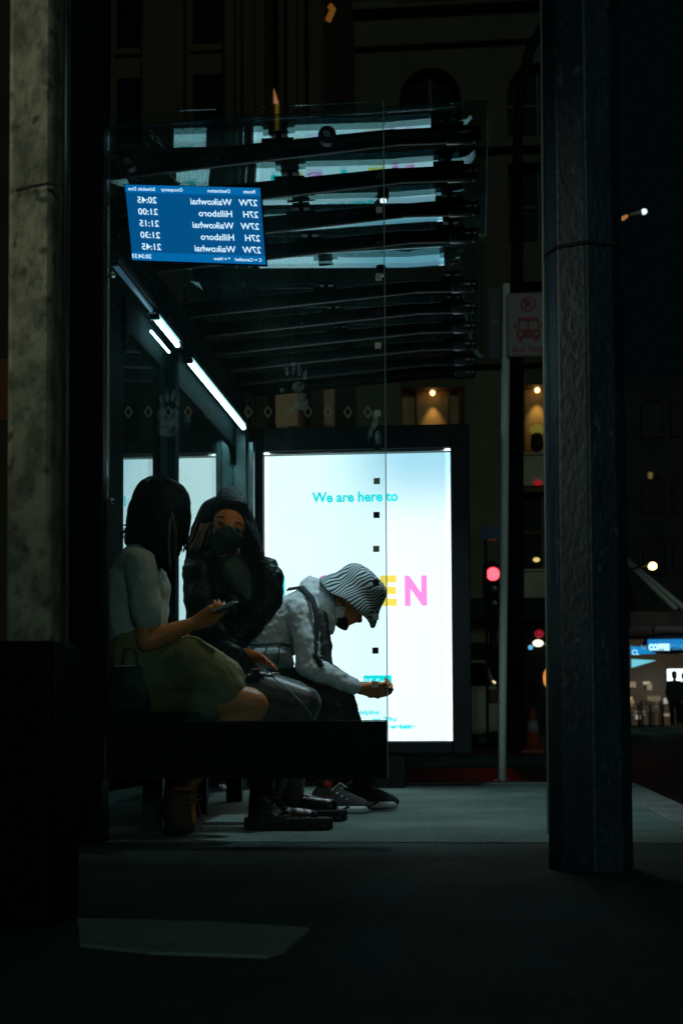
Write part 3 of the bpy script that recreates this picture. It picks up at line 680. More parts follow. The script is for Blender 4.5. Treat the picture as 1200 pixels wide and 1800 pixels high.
jk = g.skin('leather_jacket', M_['leather'], w2, voxel=.007, it=4, disp=[(.07, .024), (.03, .008)])
g = MB(); g.hull([(P(398, 985, -.0), .034), (P(430, 992, -.0), .034), (P(406, 1010, -.045), .030), (P(434, 1012, -.042), .030), (P(440, 1050, -.065), .020), (P(434, 1056, -.07), .014)])
g.skin('shirt', M_['greenshirt'], w2, voxel=.006, it=4, disp=[(.04, .008)])
g = MB(); g.tube([P(385, 978, -.06), P(393, 1010, -.10), P(417, 1040, -.105), P(438, 1062, -.09)], .010, flat=.4); g.tube([P(446, 985, -.05), P(450, 1015, -.08), P(448, 1045, -.085), P(441, 1062, -.088)], .010, flat=.4)
g.build('lapel', M_['leather'], jk, smooth=True)
g = MB()
for dy, kx, ky in ((-.13, 536, 1236), (.10, 520, 1225)):
    g.hull([(P(395, 1200, dy * .8), .10), (P(kx, ky, dy), .069)]); g.hull([(P(kx, ky, dy), .069), (P(468 if dy < 0 else 512, 1405, dy), .05)])
g.hull([(P(425, 1228, -.13), .07), (P(520, 1252, -.13), .062)])
g.skin('tights', M_['tights'], w2, voxel=.008, it=4)
g = MB(); g.tube([P(478, 1190, -.185), P(505, 1210, -.196), P(535, 1240, -.2), P(548, 1258, -.19)], .0026); g.build('tights_seam', mat('pale_seam', (.3, .34, .36), .6), w2)
# chunky boots
def boot(dy, x0, ay, sc):
    g = MB()
    bx = x0
    g.hull([(P(bx + 30, 1345, dy), .054), (P(bx + 28, 1400, dy), .05)]); g.hull([(P(bx + 28, 1395, dy), .05), (P(bx + 24, ay - 24, dy), .046), (P(bx + 60, ay - 26, dy), .04)])
    g.hull([(P(bx + 40, ay - 26, dy), .045), (P(bx + 88, ay - 21, dy), .038), (P(bx + 112, ay - 20, dy), .034)])
    b_ = g.skin('boot', M_['boot'], w2, voxel=.006, it=4, disp=[(.05, .006)])
    g = MB(); zz = P(bx, ay, dy).z
    pts = [(-.005, -.045), (.10, -.05), (.24, -.055), (.31, -.045), (.33, 0), (.31, .045), (.24, .055), (.10, .05), (-.005, .045), (-.022, 0)]
    q = P(bx + 6, ay, dy); g.prism([(a, b) for a, b in pts], Matrix.Translation((q.x, q.y, .003)), .046)
    for k in range(11): g.bb(q.x + .01 + .028 * k, q.x + .024 + .028 * k, q.y - .06, q.y + .06, .0035, .022)
    g.build('boot_sole', M_['cloth_black'], b_, bevel=.006)
    g = MB()
    for k in range(4): g.tube([P(bx + 52 + 5 * k, ay - 56 + 8 * k, dy - .045), P(bx + 62 + 5 * k, ay - 54 + 8 * k, dy - .02), P(bx + 62 + 5 * k, ay - 54 + 8 * k, dy + .02)], .003)
    g.build('laces', M_['strap'], b_)
boot(-.33, 432, 1458, 1); boot(.12, 468, 1437, 1)
# hair with a centre part, long on both sides
g = MB()
g.hull([(P(403, 908, .035), .086), (P(407, 907, .02), .084)])
g.hull([(P(384, 896, .02), .060), (P(404, 900, .03), .084), (P(368, 920, .02), .04)]); g.hull([(P(372, 897, .03), .050), (P(350, 935, .03), .04), (P(338, 965, .02), .03), (P(362, 965, .04), .04)])
g.hull([(P(393, 886, -.040), .038), (P(422, 890, -.040), .036), (P(404, 880, 0), .06), (P(432, 912, -.03), .020)]); g.hull([(P(430, 904, .0), .036), (P(440, 940, .0), .032), (P(454, 985, -.02), .032), (P(436, 985, .01), .03)]); g.hull([(P(454, 985, -.02), .030), (P(476, 1020, -.03), .016), (P(455, 1020, -.04), .018)])
h2 = g.skin('hair', M_['hairb'], w2, voxel=.006, it=4, disp=[(.05, .008)])
g = MB(); R_ = []
for k in range(120):
    u = random.random(); part = P(410 + random.uniform(-3, 3), 872 + u * 22, .02 - u * .085)
    if k % 2:
        R_.append([part, P(384 - u * 2, 884 + u * 14, .01 - u * .065), P(364 + u * 4, 908 + u * 4, .0 - u * .04), P(352 + random.uniform(-8, 8), 940, -.02), P(333 + random.uniform(-6, 24), 970 + random.uniform(-5, 22), -.04 + random.uniform(-.03, .02))])
    else:
        R_.append([part, P(427, 888 + u * 12, .0 - u * .05), P(437 - u * 6, 915, -.03 - u * .03), P(443 + random.uniform(-12, 9), 955, -.03 - random.random() * .03), P(462 + random.uniform(-24, 14), 1000, -.04 - random.random() * .04), P(478 + random.uniform(-20, 16), 1030 + random.uniform(-15, 10), -.06 - random.random() * .03)])
strands(g, R_, .0042); g.build('hair_strands', M_['hairb'], h2, smooth=True)
g = MB(); strands(g, [[P(362 + a, 920, -.045), P(353 + a, 945, -.06), P(344 + a * 1.4, 968 + random.uniform(-9, 10), -.065)] for a in [random.uniform(-18, 12) for _ in range(13)]], .0017)
g.build('hair_ends', M_['hairh'], h2, smooth=True)
# studded bag on her lap
bg2 = thing('handbag', 'black leather handbag with silver studs on the lap of the masked woman', 'handbag', P(430, 1185, -.12))
g = MB(); g.hull([(P(392, 1135, -.20), .030), (P(420, 1150, -.20), .028), (P(400, 1180, -.21), .045), (P(445, 1188, -.19), .03)]); g.skin('bag_body', M_['leather'], bg2, voxel=.005, it=4, disp=[(.04, .018)])
g = MB()
for k in range(26):
    a = k / 25; g.ell(P(418 + 72 * a, 1180 + 7 * math.sin(a * 9) + random.uniform(-3, 3), -.235 + .02 * a), (.0045, .004, .0045), n=8)
g.build('chain', M_['silver'], bg2, smooth=True)
# ---------------------------------------------------------------- the man in the patterned hat
Y3 = 6.6; P = local(Y3)
w3 = thing('person', 'man in a zebra striped bucket hat and pale hoodie leaning over his phone', 'person', P(600, 1420), 'people sitting on the shelter bench')
g = MB()
g.hull([(P(628, 1042, .0), .080), (P(618, 1050, .0), .08)]); g.hull([(P(618, 1058), .07), (P(606, 1084), .038), (P(600, 1094), .028), (P(622, 1080), .04)])
g.hull([(P(632, 1090), .014), (P(622, 1082), .03)]); g.hull([(P(608, 1100), .014), (P(600, 1094), .024)])   # nose, chin
g.ell(P(596, 1058, -.078), (.016, .01, .026))
g.hull([(P(600, 1065), .056), (P(560, 1062), .06)])
g.hull([(P(520, 1085, -.12), .04), (P(520, 1085, .12), .04), (P(482, 1130), .07), (P(465, 1175), .08)])
wr = P(630, 1208, -.10); hand(g, wr, (1, .12, -.15), (.05, .75, .7), side=-1, curls=[.45, .62, .7, .75], sc=1.15, spread=.25)
wr2 = P(640, 1212, .08); hand(g, wr2, (1, -.35, -.18), (0, -.7, .6), side=1, curls=[.5, .6, .7, .7])
g.hull([(P(560, 1190, -.16), .035), (wr, .026)]); g.hull([(P(575, 1195, .15), .035), (wr2, .026)])
g.skin('body', M_['skin'], w3, voxel=.005, it=2)
g = MB()
g.hull([(P(476, 1130, -.09), .095), (P(476, 1130, .09), .095), (P(496, 1086, -.10), .088), (P(496, 1086, .10), .088), (P(530, 1110), .08)])
g.hull([(P(496, 1086, -.10), .088), (P(496, 1086, .10), .088), (P(531, 1068, -.12), .080), (P(531, 1068, .12), .080), (P(548, 1115), .06)])
g.hull([(P(478, 1142, -.09), .095), (P(478, 1142, .09), .095), (P(470, 1168, -.09), .09), (P(470, 1168, .09), .09)])
e1 = P(540, 1170, -.20); c1 = P(600, 1198, -.14)
g.hull([(P(530, 1078, -.15), .074), (P(538, 1120, -.18), .066)]); g.hull([(P(538, 1120, -.18), .066), (e1, .055)]); g.hull([(e1, .056), (c1, .044)]); g.hull([(c1, .046), (P(618, 1205, -.12), .038)])
e2 = P(560, 1172, .19); g.hull([(P(545, 1085, .15), .07), (e2, .055)]); g.hull([(e2, .055), (P(618, 1208, .10), .040)])
hd = g.skin('hoodie', M_['hoodie'], w3, voxel=.008, it=5, disp=[(.10, .018), (.030, .015)])
g = MB(); g.hull([(P(532, 1036, -.03), .026), (P(545, 1022, .0), .026), (P(568, 1032, -.02), .03), (P(575, 1050, -.06), .026), (P(545, 1048, -.05), .035)])
g.hull([(P(570, 1030, -.03), .022), (P(580, 1058, -.075), .022), (P(585, 1090, -.06), .022), (P(570, 1060, -.06), .03)]); g.hull([(P(585, 1085, -.05), .024), (P(578, 1110, -.03), .026), (P(565, 1080, -.05), .03)])
g.hull([(P(530, 1040, .05), .03), (P(575, 1040, .06), .035)])
g.skin('hood', M_['hoodie'], hd, voxel=.006, it=4, disp=[(.05, .022)])
g = MB(); g.hull([(P(613, 1203, -.13), .041), (P(622, 1207, -.125), .036)]); g.skin('cuff', M_['hoodie'], hd, voxel=.005, it=2)
g = MB(); g.hull([(P(566, 1085, -.10), .030), (P(572, 1140, -.12), .030), (P(560, 1150, -.10), .03)]); g.hull([(P(572, 1140, -.12), .030), (P(577, 1172, -.12), .022)])
g.skin('vest_front', mat('brown_grey_lining', (.05, .05, .048), .9, bump=(30, .5)), w3, voxel=.006, it=4, disp=[(.04, .014)])
g = MB(); g.tube([P(506, 1036, -.10), P(530, 1032, -.15), P(549, 1052, -.205), P(557, 1085, -.225), P(556, 1120, -.225), P(553, 1150, -.235), P(566, 1172, -.235)], .0135, flat=.35)
g.tube([P(430, 1131, -.17), P(455, 1133, -.19), P(485, 1130, -.20), P(512, 1136, -.19)], .010, flat=.5)
g.build('strap', M_['strap'], w3, smooth=True)
g = MB()
for k in range(7): g.tube([P(556 + 1.5 * k, 1128 + 7.5 * k, -.248), P(562 + 1.5 * k, 1131 + 7.5 * k, -.250)], .0025)
g.build('sleeve_print', M_['white'], hd)
# crossbody bag, a thing he carries
g = MB(); g.hull([(P(452, 1150, -.20), .030), (P(500, 1150, -.20), .030), (P(508, 1166, -.18), .026), (P(450, 1168, -.19), .028)]); bgx = g.skin('waist_bag', M_['greybag'], None, voxel=.005, it=4, disp=[(.04, .012)])
tag(bgx, 'grey nylon bag worn at the hip of the man in the striped hat', 'bag')
g = MB(); g.tube([P(470, 1136, -.235), P(464, 1152, -.24), P(462, 1166, -.23)], .004, flat=.5); g.tube([P(491, 1136, -.235), P(490, 1150, -.24), P(488, 1168, -.23)], .004, flat=.5); g.build('bag_strap', M_['strap'], bgx)
# trousers
g = MB()
g.hull([(P(462, 1186, -.09), .085), (P(462, 1186, .09), .085), (P(500, 1200, -.1), .08)])
for dy, kx, ky, ax_, ay_ in ((-.12, 590, 1236, 576, 1378), (.12, 600, 1232, 640, 1372)):
    g.hull([(P(465, 1188, dy * .8), .085), (P(kx, ky, dy), .070)]); g.hull([(P(kx, ky, dy), .070), (P(ax_, ay_, dy), .052)])
g.hull([(P(540, 1232, -.10), .065), (P(575, 1300, -.10), .06), (P(590, 1240, -.1), .06)])
g.skin('trousers', M_['trouser'], w3, voxel=.008, it=4, disp=[(.07, .03), (.03, .012)])
def sneaker(x0, ay, Y, base, up):
    Q = local(Y); g = MB(); q = Q(x0, ay, 0)
    def X(t, z, r, yo=0): return (Vector((q.x + t, Y + yo, z)), r)
    g.hull([X(.045, .085, .038), X(.07, .10, .038), X(.03, .055, .035), X(.10, .06, .038)]); g.hull([X(.08, .10, .034), X(.19, .045, .030), X(.24, .038, .026), X(.06, .05, .038)])
    s_ = g.skin('sneaker', up, w3, voxel=.005, it=3)
    g = MB(); pts = [(-.002, -.036), (.10, -.040), (.19, -.046), (.25, -.036), (.275, 0), (.25, .036), (.19, .042), (.10, .036), (-.002, .03), (-.014, 0)]
    g.prism(pts, Matrix.Translation((q.x, Y, .003)), .030); g.build('sneaker_sole', M_['white'], s_, bevel=.01)
    g = MB()
    for k in range(3): g.box((q.x + .055 + .055 * k, Y - .047 + .002 * k, .026), (.035, .004, .010), Matrix.Rotation(-.5, 3, 'Y'))
    g.build('sole_notches', M_['cloth_black'], s_)
    g = MB(); g.hull([((q.x + .235, Y, .03), .026), ((q.x + .255, Y, .032), .022)]); g.skin('toe_cap', M_['cloth_black'], s_, voxel=.005, it=2)
    g = MB()
    for k in range(4): g.tube([(q.x + .10 + .022 * k, Y - .034, .105 - .014 * k), (q.x + .115 + .022 * k, Y, .122 - .014 * k), (q.x + .11 + .022 * k, Y + .03, .11 - .014 * k)], .0035)
    g.tube([(q.x + .11, Y - .03, .115), (q.x + .14, Y - .05, .14), (q.x + .17, Y - .05, .118)], .0025)
    g.build('laces', M_['white'] if base else M_['strap'], s_)
    return s_, q
s1, q1 = sneaker(546, 1429, 6.46, 1, M_['grey_mesh'])
g = MB(); g.hull([((q1.x + .0, 6.43, .035), .024), ((q1.x + .06, 6.42, .03), .02), ((q1.x - .01, 6.43, .06), .018)]); g.skin('heel_counter', M_['white'], s1, voxel=.005, it=2)
g = MB(); g.box((q1.x + .085, 6.405, .135), (.03, .004, .026), Matrix.Rotation(.2, 3, 'Y')); g.box((q1.x + .075, 6.405, .075), (.016, .004, .008)); g.build('red_tag', M_['red'], s1, bevel=.002)
s2, q2 = sneaker(600, 1418, 6.80, 0, M_['cloth_black'])
# bucket hat
hat = M_['hat'] = bpy.data.materials.new('zebra_striped_cloth'); hat.use_nodes = True; nt = hat.node_tree; b = nt.nodes['Principled BSDF']; b.inputs['Roughness'].default_value = .85
tc = nt.nodes.new('ShaderNodeTexCoord'); wv = nt.nodes.new('ShaderNodeTexWave'); wv.inputs['Scale'].default_value = 22; wv.inputs['Distortion'].default_value = 16; wv.inputs['Detail'].default_value = 1.0; wv.inputs['Detail Scale'].default_value = .42; wv.bands_direction = 'Z'
mp = nt.nodes.new('ShaderNodeMapping'); mp.inputs['Rotation'].default_value = (0, .5, .3); nt.links.new(tc.outputs['Object'], mp.inputs[0]); nt.links.new(mp.outputs[0], wv.inputs['Vector'])
cr = nt.nodes.new('ShaderNodeMapRange'); cr.inputs[1].default_value = .42; cr.inputs[2].default_value = .60; nt.links.new(wv.outputs[1], cr.inputs[0])
mx = nt.nodes.new('ShaderNodeMix'); mx.data_type = 'RGBA'; mx.inputs[6].default_value = (.03, .04, .045, 1); mx.inputs[7].default_value = (.55, .6, .62, 1); nt.links.new(cr.outputs[0], mx.inputs[0]); nt.links.new(mx.outputs[2], b.inputs['Base Color'])
base = P(617, 1053); top = P(645, 1020); ax = (top - base).normalized(); per = ax.cross(Vector((0, 1, 0))).normalized()
g = MB(); rows = []
prof = [(-.030, .174), (.008, .158), (.040, .138), (.064, .130), (.104, .123), (.134, .106), (.152, .070), (.157, .0)]
nseg = 40
for h_, r_ in prof:
    row = []
    for k in range(nseg):
        a = 2 * math.pi * k / nseg; wob = .010 * math.sin(3 * a + 1) * (1 if h_ < .02 else .2) + .004 * math.sin(7 * a)
        row.append(g.bm.verts.new(base + ax * (h_ + wob) + (per * math.cos(a) * (r_ + wob * .4) + Vector((0, 1, 0)) * math.sin(a) * r_ * .92)))
    rows.append(row)
for j in range(len(rows) - 1):
    for k in range(nseg):
        a_ = (rows[j][k], rows[j][(k + 1) % nseg], rows[j + 1][(k + 1) % nseg], rows[j + 1][k])
        g.bm.faces.new(a_)
bmesh.ops.remove_doubles(g.bm, verts=rows[-1], dist=.0005)
ht = g.build('bucket_hat', hat, w3, smooth=True); sd = ht.modifiers.new('t', 'SOLIDIFY'); sd.thickness = .004; ss = ht.modifiers.new('s', 'SUBSURF'); ss.levels = 1; ss.render_levels = 2
g = MB(); g.hull([(P(592, 1070, -.07), .014), (P(600, 1080, -.06), .016), (P(590, 1085, -.05), .012), (P(604, 1068, -.075), .007)]); mk3 = g.skin('face_mask', mat('white_paper_mask', (.85, .83, .78), .7), w3, voxel=.003, it=2)
g = MB(); g.tube([P(594, 1068, -.085), P(600, 1058, -.09), P(606, 1052, -.085)], .002); g.tube([P(600, 1072, -.082), P(606, 1064, -.088), P(610, 1056, -.085)], .002); g.build('ear_loop', mat('tan_elastic', (.5, .36, .24), .7), mk3)
g = MB(); g.hull([(P(600, 1092, -.02), .034), (P(606, 1102, -.02), .018), (P(598, 1086, -.045), .022)]); g.skin('beard', M_['hairb'], w3, voxel=.005, it=2, disp=[(.01, .004)])
g = MB(); g.box((0, 0, 0), (.075, .15, .009)); ph = g.build('mobile_phone', mat('black_phone_case', (.012, .014, .016), .35), bevel=.003)
ph.rotation_euler = (math.radians(12), math.radians(8), math.radians(18)); ph.location = P(672, 1205, -.02); tag(ph, 'black phone held low by the man in the striped hat', 'phone', 'mobile phones')
g = MB(); g.box((0, 0, .0052), (.066, .138, .0008)); o = g.build('screen', mat('dark_phone_glass2', (.01, .012, .014), .08)); o.parent = ph
# bag and paper beside the first woman
Pn = local(5.16)
tb = thing('tote_bag', 'dark tote bag standing on the bench behind the woman in the pale tee', 'bag', Pn(222, 1252))
g = MB(); g.hull([(Pn(208, 1182), .028), (Pn(245, 1182), .028), (Pn(202, 1240), .035), (Pn(250, 1240), .035)]); g.skin('bag_body', M_['cloth_black'], tb, voxel=.006, it=3, disp=[(.05, .012)])
g = MB(); g.tube([Pn(212, 1178, -.02), Pn(220, 1140, -.02), Pn(238, 1140, -.02), Pn(244, 1178, -.02)], .005, flat=.5); g.build('handle', M_['strap'], tb)
g = MB(); g.box((0, 0, 0), (.075, .05, .006)); g.box((.008, -.002, .008), (.05, .004, .003), Matrix.Rotation(.9, 3, 'Y')); tl = g.build('paper_napkin', mat('pale_paper', (.42, .44, .38), .8), bevel=.001)
tl.location = Pn(222, 1171, -.01); tag(tl, 'pale folded paper lying on top of the dark tote bag', 'paper')

# ================================================================== NEAR POSTS
a, b = W(30, 1100, 3.1), W(108, 1100, 3.1)
lp = thing('concrete_post', 'mottled concrete post with a black sleeve round its foot at the left edge', 'post', ((a.x + b.x) / 2, 3.1, 0))
cx = (a.x + b.x) / 2; hw = (b.x - a.x) / 2
g = MB(); g.bb(cx - hw, cx + hw, 3.02, 3.16, .0, 3.2); g.build('shaft', mottled('stained_concrete', (.50, .47, .33), (.22, .22, .16), (.13, .13, .10), 17, st=(1, 1, .8), sc2=36, lo=.57, hi=.70), lp, bevel=.012)
g = MB(); a = W(10, 1128, 3.0); bq = W(130, 1128, 3.2); g.bb(a.x - .05, bq.x + .022, 2.96, 3.18, .0, a.z); g.build('sleeve', mat('black_sleeve', (.004, .006, .007), .7, spec=.1, bump=(30, .1)), lp, bevel=.012)
g = MB(); p = W(113, 1000, 3.06); g.cyl((p.x, 3.06, .6), (p.x, 3.06, 3.2), .0055, n=10); g.build('conduit', mat('worn_pipe', (.22, .26, .26), .35, .6, noise=(5, 4, (.1, .12, .12), .4, .6)), lp, smooth=True)
g = MB(); p = W(70, 327, 3.0); g.tube([p + Vector((-hw - .002, .0, -.008)), p + Vector((-hw * .3, -.002, -.001)), p + Vector((hw * .4, -.002, .004)), p + Vector((hw + .003, .0, .004))], .005, flat=.6); g.build('wire_band', M_['strap'], lp)
sp = bpy.data.lights.new('post_fill_spot', 'SPOT'); sp.energy = 130; sp.spot_size = math.radians(26); sp.spot_blend = 1; sp.shadow_soft_size = .15; sp.color = (.86, .90, .66)  # spot added for this post alone, in place of street lamps out of view
so = bpy.data.objects.new('post_fill_spot', sp); COL.objects.link(so); so.location = (-4.5, 1.5, 2.9)
so.rotation_euler = (Vector((cx, 3.1, 1.75)) - so.location).to_track_quat('-Z', 'Y').to_euler()
# octagonal post on the right
PYY = 4.2; a, b = W(963, 1500, PYY), W(1113, 1500, PYY); cx = (a.x + b.x) / 2; r0 = (b.x - a.x) / 2
rp = thing('octagonal_post', 'broad dark eight sided post with patchy paint standing on the pavement at the right', 'post', (cx, PYY, 0))
g = MB(); rings = []
for z, r_ in ((0, r0), (1.5, r0 * .95), (3.2, r0 * .895), (5, r0 * .84)):
    rings.append([g.bm.verts.new((cx + r_ * math.cos(math.radians(45 * k)), PYY + r_ * math.sin(math.radians(45 * k)), z)) for k in range(8)])
for i in range(3):
    for k in range(8): g.bm.faces.new((rings[i][k], rings[i][(k + 1) % 8], rings[i + 1][(k + 1) % 8], rings[i + 1][k]))
g.bm.faces.new(rings[-1])
g.build('shaft', mottled('patchy_painted_wood', (.008, .028, .050), (.020, .050, .078), (.12, .14, .15), 9, .42, st=(1, 1, .5), sc2=48, lo=.62, hi=.74, bump=(60, .14)), rp, bevel=.006)
zc = W(1000, 425, PYY - .12).z
g = MB(); ra = r0 * .92
for k in range(8):
    p0, p1 = [Vector((cx + (ra + .003) * math.cos(math.radians(45 * q)), PYY + (ra + .003) * math.sin(math.radians(45 * q)), zc)) for q in (k, k + 1)]
    g.tube([p0, p1], .009, 6, flat=.4)
g.build('strap', M_['strap'], rp)
g = MB(); e0, e1 = W(957, 1200, PYY - .02), W(957, 380, PYY - .02); g.tube([Vector((cx - r0 * .975 - .003, PYY - .01, 0.1)), Vector((cx - r0 * .895 - .003, PYY - .01, 3.2))], .0032)
g.build('edge_strip', mat('green_glass_strip', (.35, .45, .4), .3, .3), rp)
# ================================================================== BUS STOP SIGN
BY = 9.0
base = W(881, 1376, 9.42); BY = 9.42
bs = thing('bus_stop_sign', 'pale bus stop sign with red bus symbol on a slim grey pole', 'bus stop sign', base)
p0 = W(881.5, 1376, BY); p1 = W(889, 500, BY); p0.z = 0
g = MB(); g.cyl(p0, p1, .0275, n=20); g.build('pole', mat('grey_pole_paint', (.85, .88, .84), .5, noise=(30, 4, (.7, .76, .72), .5, .75)), bs, smooth=True)
g = MB(); g.cyl(p0, p0 + Vector((0, 0, .012)), .05, n=20); g.build('base_flange', M_['alu'], bs)
SY = BY - .045; s0, s1 = W(891, 627, SY), W(975, 513, SY)
def rrect(x0, x1, z0, z1, r, n=5):
    o = []
    for cx_, cz_, a0 in ((x1 - r, z1 - r, 0), (x0 + r, z1 - r, 90), (x0 + r, z0 + r, 180), (x1 - r, z0 + r, 270)):
        for k in range(n + 1):
            t = math.radians(a0 + 90 * k / n); o.append((cx_ + r * math.cos(t), cz_ + r * math.sin(t)))
    return o
FC = face_cam(Vector((0, SY, 0)))
g = MB(); g.prism(rrect(s0.x, s1.x, s0.z, s1.z, .018), FC, -.006); pl = g.build('sign_plate', mat('pale_sign_sheeting', (.34, .26, .27), .5), bs)
red = mat('red_sign_print', (.36, .012, .03), .5)
def ring(g, cx, cz, ro, ri, n=28, d=.002):
    for k in range(n):
        a0, a1 = 2 * math.pi * k / n, 2 * math.pi * (k + 1) / n
        g.prism([(cx + ro * math.cos(a0), cz + ro * math.sin(a0)), (cx + ro * math.cos(a1), cz + ro * math.sin(a1)), (cx + ri * math.cos(a1), cz + ri * math.sin(a1)), (cx + ri * math.cos(a0), cz + ri * math.sin(a0))], FC, d)
def sx(px): return W(px, 570, SY).x
def sz(py): return W(930, py, SY).z
k_ = SY / F
g = MB(); ring(g, s0.x + .004 + (s1.x - s0.x) / 2 - .004, (s0.z + s1.z) / 2, 0.001, .0005); g.bm.clear()
for (x0, x1, z0, z1) in ((s0.x + .006, s1.x - .006, s1.z - .009, s1.z - .006), (s0.x + .006, s1.x - .006, s0.z + .006, s0.z + .009), (s0.x + .006, s0.x + .009, s0.z + .009, s1.z - .009), (s1.x - .009, s1.x - .006, s0.z + .009, s1.z - .009)):
    g.bb(x0, x1, SY - .0025, SY - .0005, z0, z1)
g.build('sign_border', red, pl)
g = MB(); ring(g, sx(928), sz(535), .052, .041)
text_bm(g, 'P', .085, face_cam(Vector((sx(921), SY - .002, sz(535) - .030))), thick=.004)
g.box((sx(928), SY - .003, sz(535)), (.092, .0015, .011), Matrix.Rotation(math.radians(45), 3, 'Y')); g.build('no_parking_symbol', red, pl)
g = MB(); bx, bz = sx(928), sz(578)
def rr(x0, x1, z0, z1, r): g.prism(rrect(bx + x0, bx + x1, bz + z0, bz + z1, r), FC, .002)
rr(-.078, .078, -.062, -.005, .012); rr(-.070, -.058, -.006, .062, .004); rr(.058, .070, -.006, .062, .004); rr(-.066, .066, .050, .076, .012); rr(-.006, .006, -.006, .052, .002)
rr(-.066, -.040, -.082, -.060, .006); rr(.040, .066, -.082, -.060, .006); rr(-.092, -.080, .0, .045, .005); rr(.080, .092, .0, .045, .005)
g.build('bus_symbol', red, pl)
g = MB()
for cxx in (-.052, .052): g.cyl((bx + cxx, SY - .003, bz - .034), (bx + cxx, SY - .0045, bz - .034), .012, n=14)
g.build('bus_headlamps', bpy.data.materials['pale_sign_sheeting'], pl)
g = MB(); text_bm(g, 'Bus Stop', .060, face_cam(Vector((sx(899), SY - .002, sz(618)))), thick=.0006); g.build('lettering', red, pl)
# second, dark plate beside it
d0, d1 = W(858, 636, BY + .1), W(882, 512, BY + .1)
g = MB(); g.box(((d0.x + d1.x) / 2, BY + .02, (d0.z + d1.z) / 2), (d1.x - d0.x, .006, d1.z - d0.z)); rpl = g.build('route_plate', mat('navy_route_plate', (.01, .02, .04), .4), bs, bevel=.002)
g = MB(); g.bb(d0.x + .015, d0.x + .065, BY + .013, BY + .0165, (d0.z + d1.z) / 2 - .015, (d0.z + d1.z) / 2 + .02); g.build('route_label', mat('faint_label', (.12, .12, .15), .5), rpl)
# ================================================================== FAR STREET
fac = mat('brown_render', (.125, .10, .055), .9, noise=(.8, 8, (.085, .07, .04), .35, .7), bump=(8, .5))
fac2 = mat('pale_render', (.19, .175, .10), .9, noise=(1.2, 8, (.13, .12, .07), .35, .7), bump=(8, .3))
cream = mat('cream_band', (.55, .50, .34), .85, noise=(2, 6, (.4, .36, .25), .4, .7))
dg = mat('dark_window_glass', (.002, .004, .005), .4, spec=.12)
warmw = mat('warm_recess', (.42, .30, .13), .8, noise=(3, 5, (.30, .21, .09), .4, .7))
FYY = 30.0
def fx(px): return W(px, 1000, FYY).x
def fz(py): return W(800, py, FYY).z
fb_ = thing('arched_building', 'dark brown building with arched windows across the far side street', 'building', (fx(760), FYY + 4, 0))
cols = [376, 569, 762, 955]; HWp = 55
rows_ = [(-130, 20, 0), (117, 245, 1), (291, 430, 0), (500, 620, 0), (680, 800, 0), (868, 1003, 0)]
D = .5
def wallbox(g, x0, x1, y0, y1, yy=0.0, d=D): g.bb(fx(x0), fx(x1), FYY + yy, FYY + yy + d, fz(y1), fz(y0))
g = MB(); edges = [290] + sum([[c - HWp, c + HWp] for c in cols], []) + [1046]
for i in range(0, len(edges) - 1, 2):
    wallbox(g, edges[i], edges[i + 1], -300, 1313)
prev = -300
for (t, bt, ar) in rows_:
    for c in cols:
        wallbox(g, c - HWp, c + HWp, prev, t, .002, D - .004)
        if ar:
            R = (fx(c + HWp) - fx(c - HWp)) / 2; Mx = face_cam(Vector(((fx(c + HWp) + fx(c - HWp)) / 2, FYY + D - .004, fz(t) - R)))
            for sgn in (1, -1):
                pts = [(sgn * R, R)] + [(sgn * R * math.cos(q * math.pi / 16), R * math.sin(q * math.pi / 16)) for q in range(9)]
                g.prism(pts, Mx, D - .008)
    prev = bt
for c in cols: wallbox(g, c - HWp, c + HWp, 1003, 1060, .002, D - .004)
g.bb(fx(290), fx(1046), FYY + .6, FYY + 9, -.1, fz(-300))
g.build('wall', fac, fb_)
g = MB()
for (py, h, pr) in ((-40, 22, .5), (14, 8, .35), (76, 6, .2), (262, 9, .3), (640, 7, .25)): g.bb(fx(289), fx(1049), FYY - pr, FYY - .003, fz(py + h), fz(py))
g.build('cornice', fac, fb_, bevel=.03)
g = MB()
for i in range(0, len(edges) - 1, 2): g.bb(fx(edges[i] + 1), fx(edges[i + 1] - 1), FYY - .04, FYY - .003, fz(1130), fz(655))
g.build('lower_render', fac2, fb_)
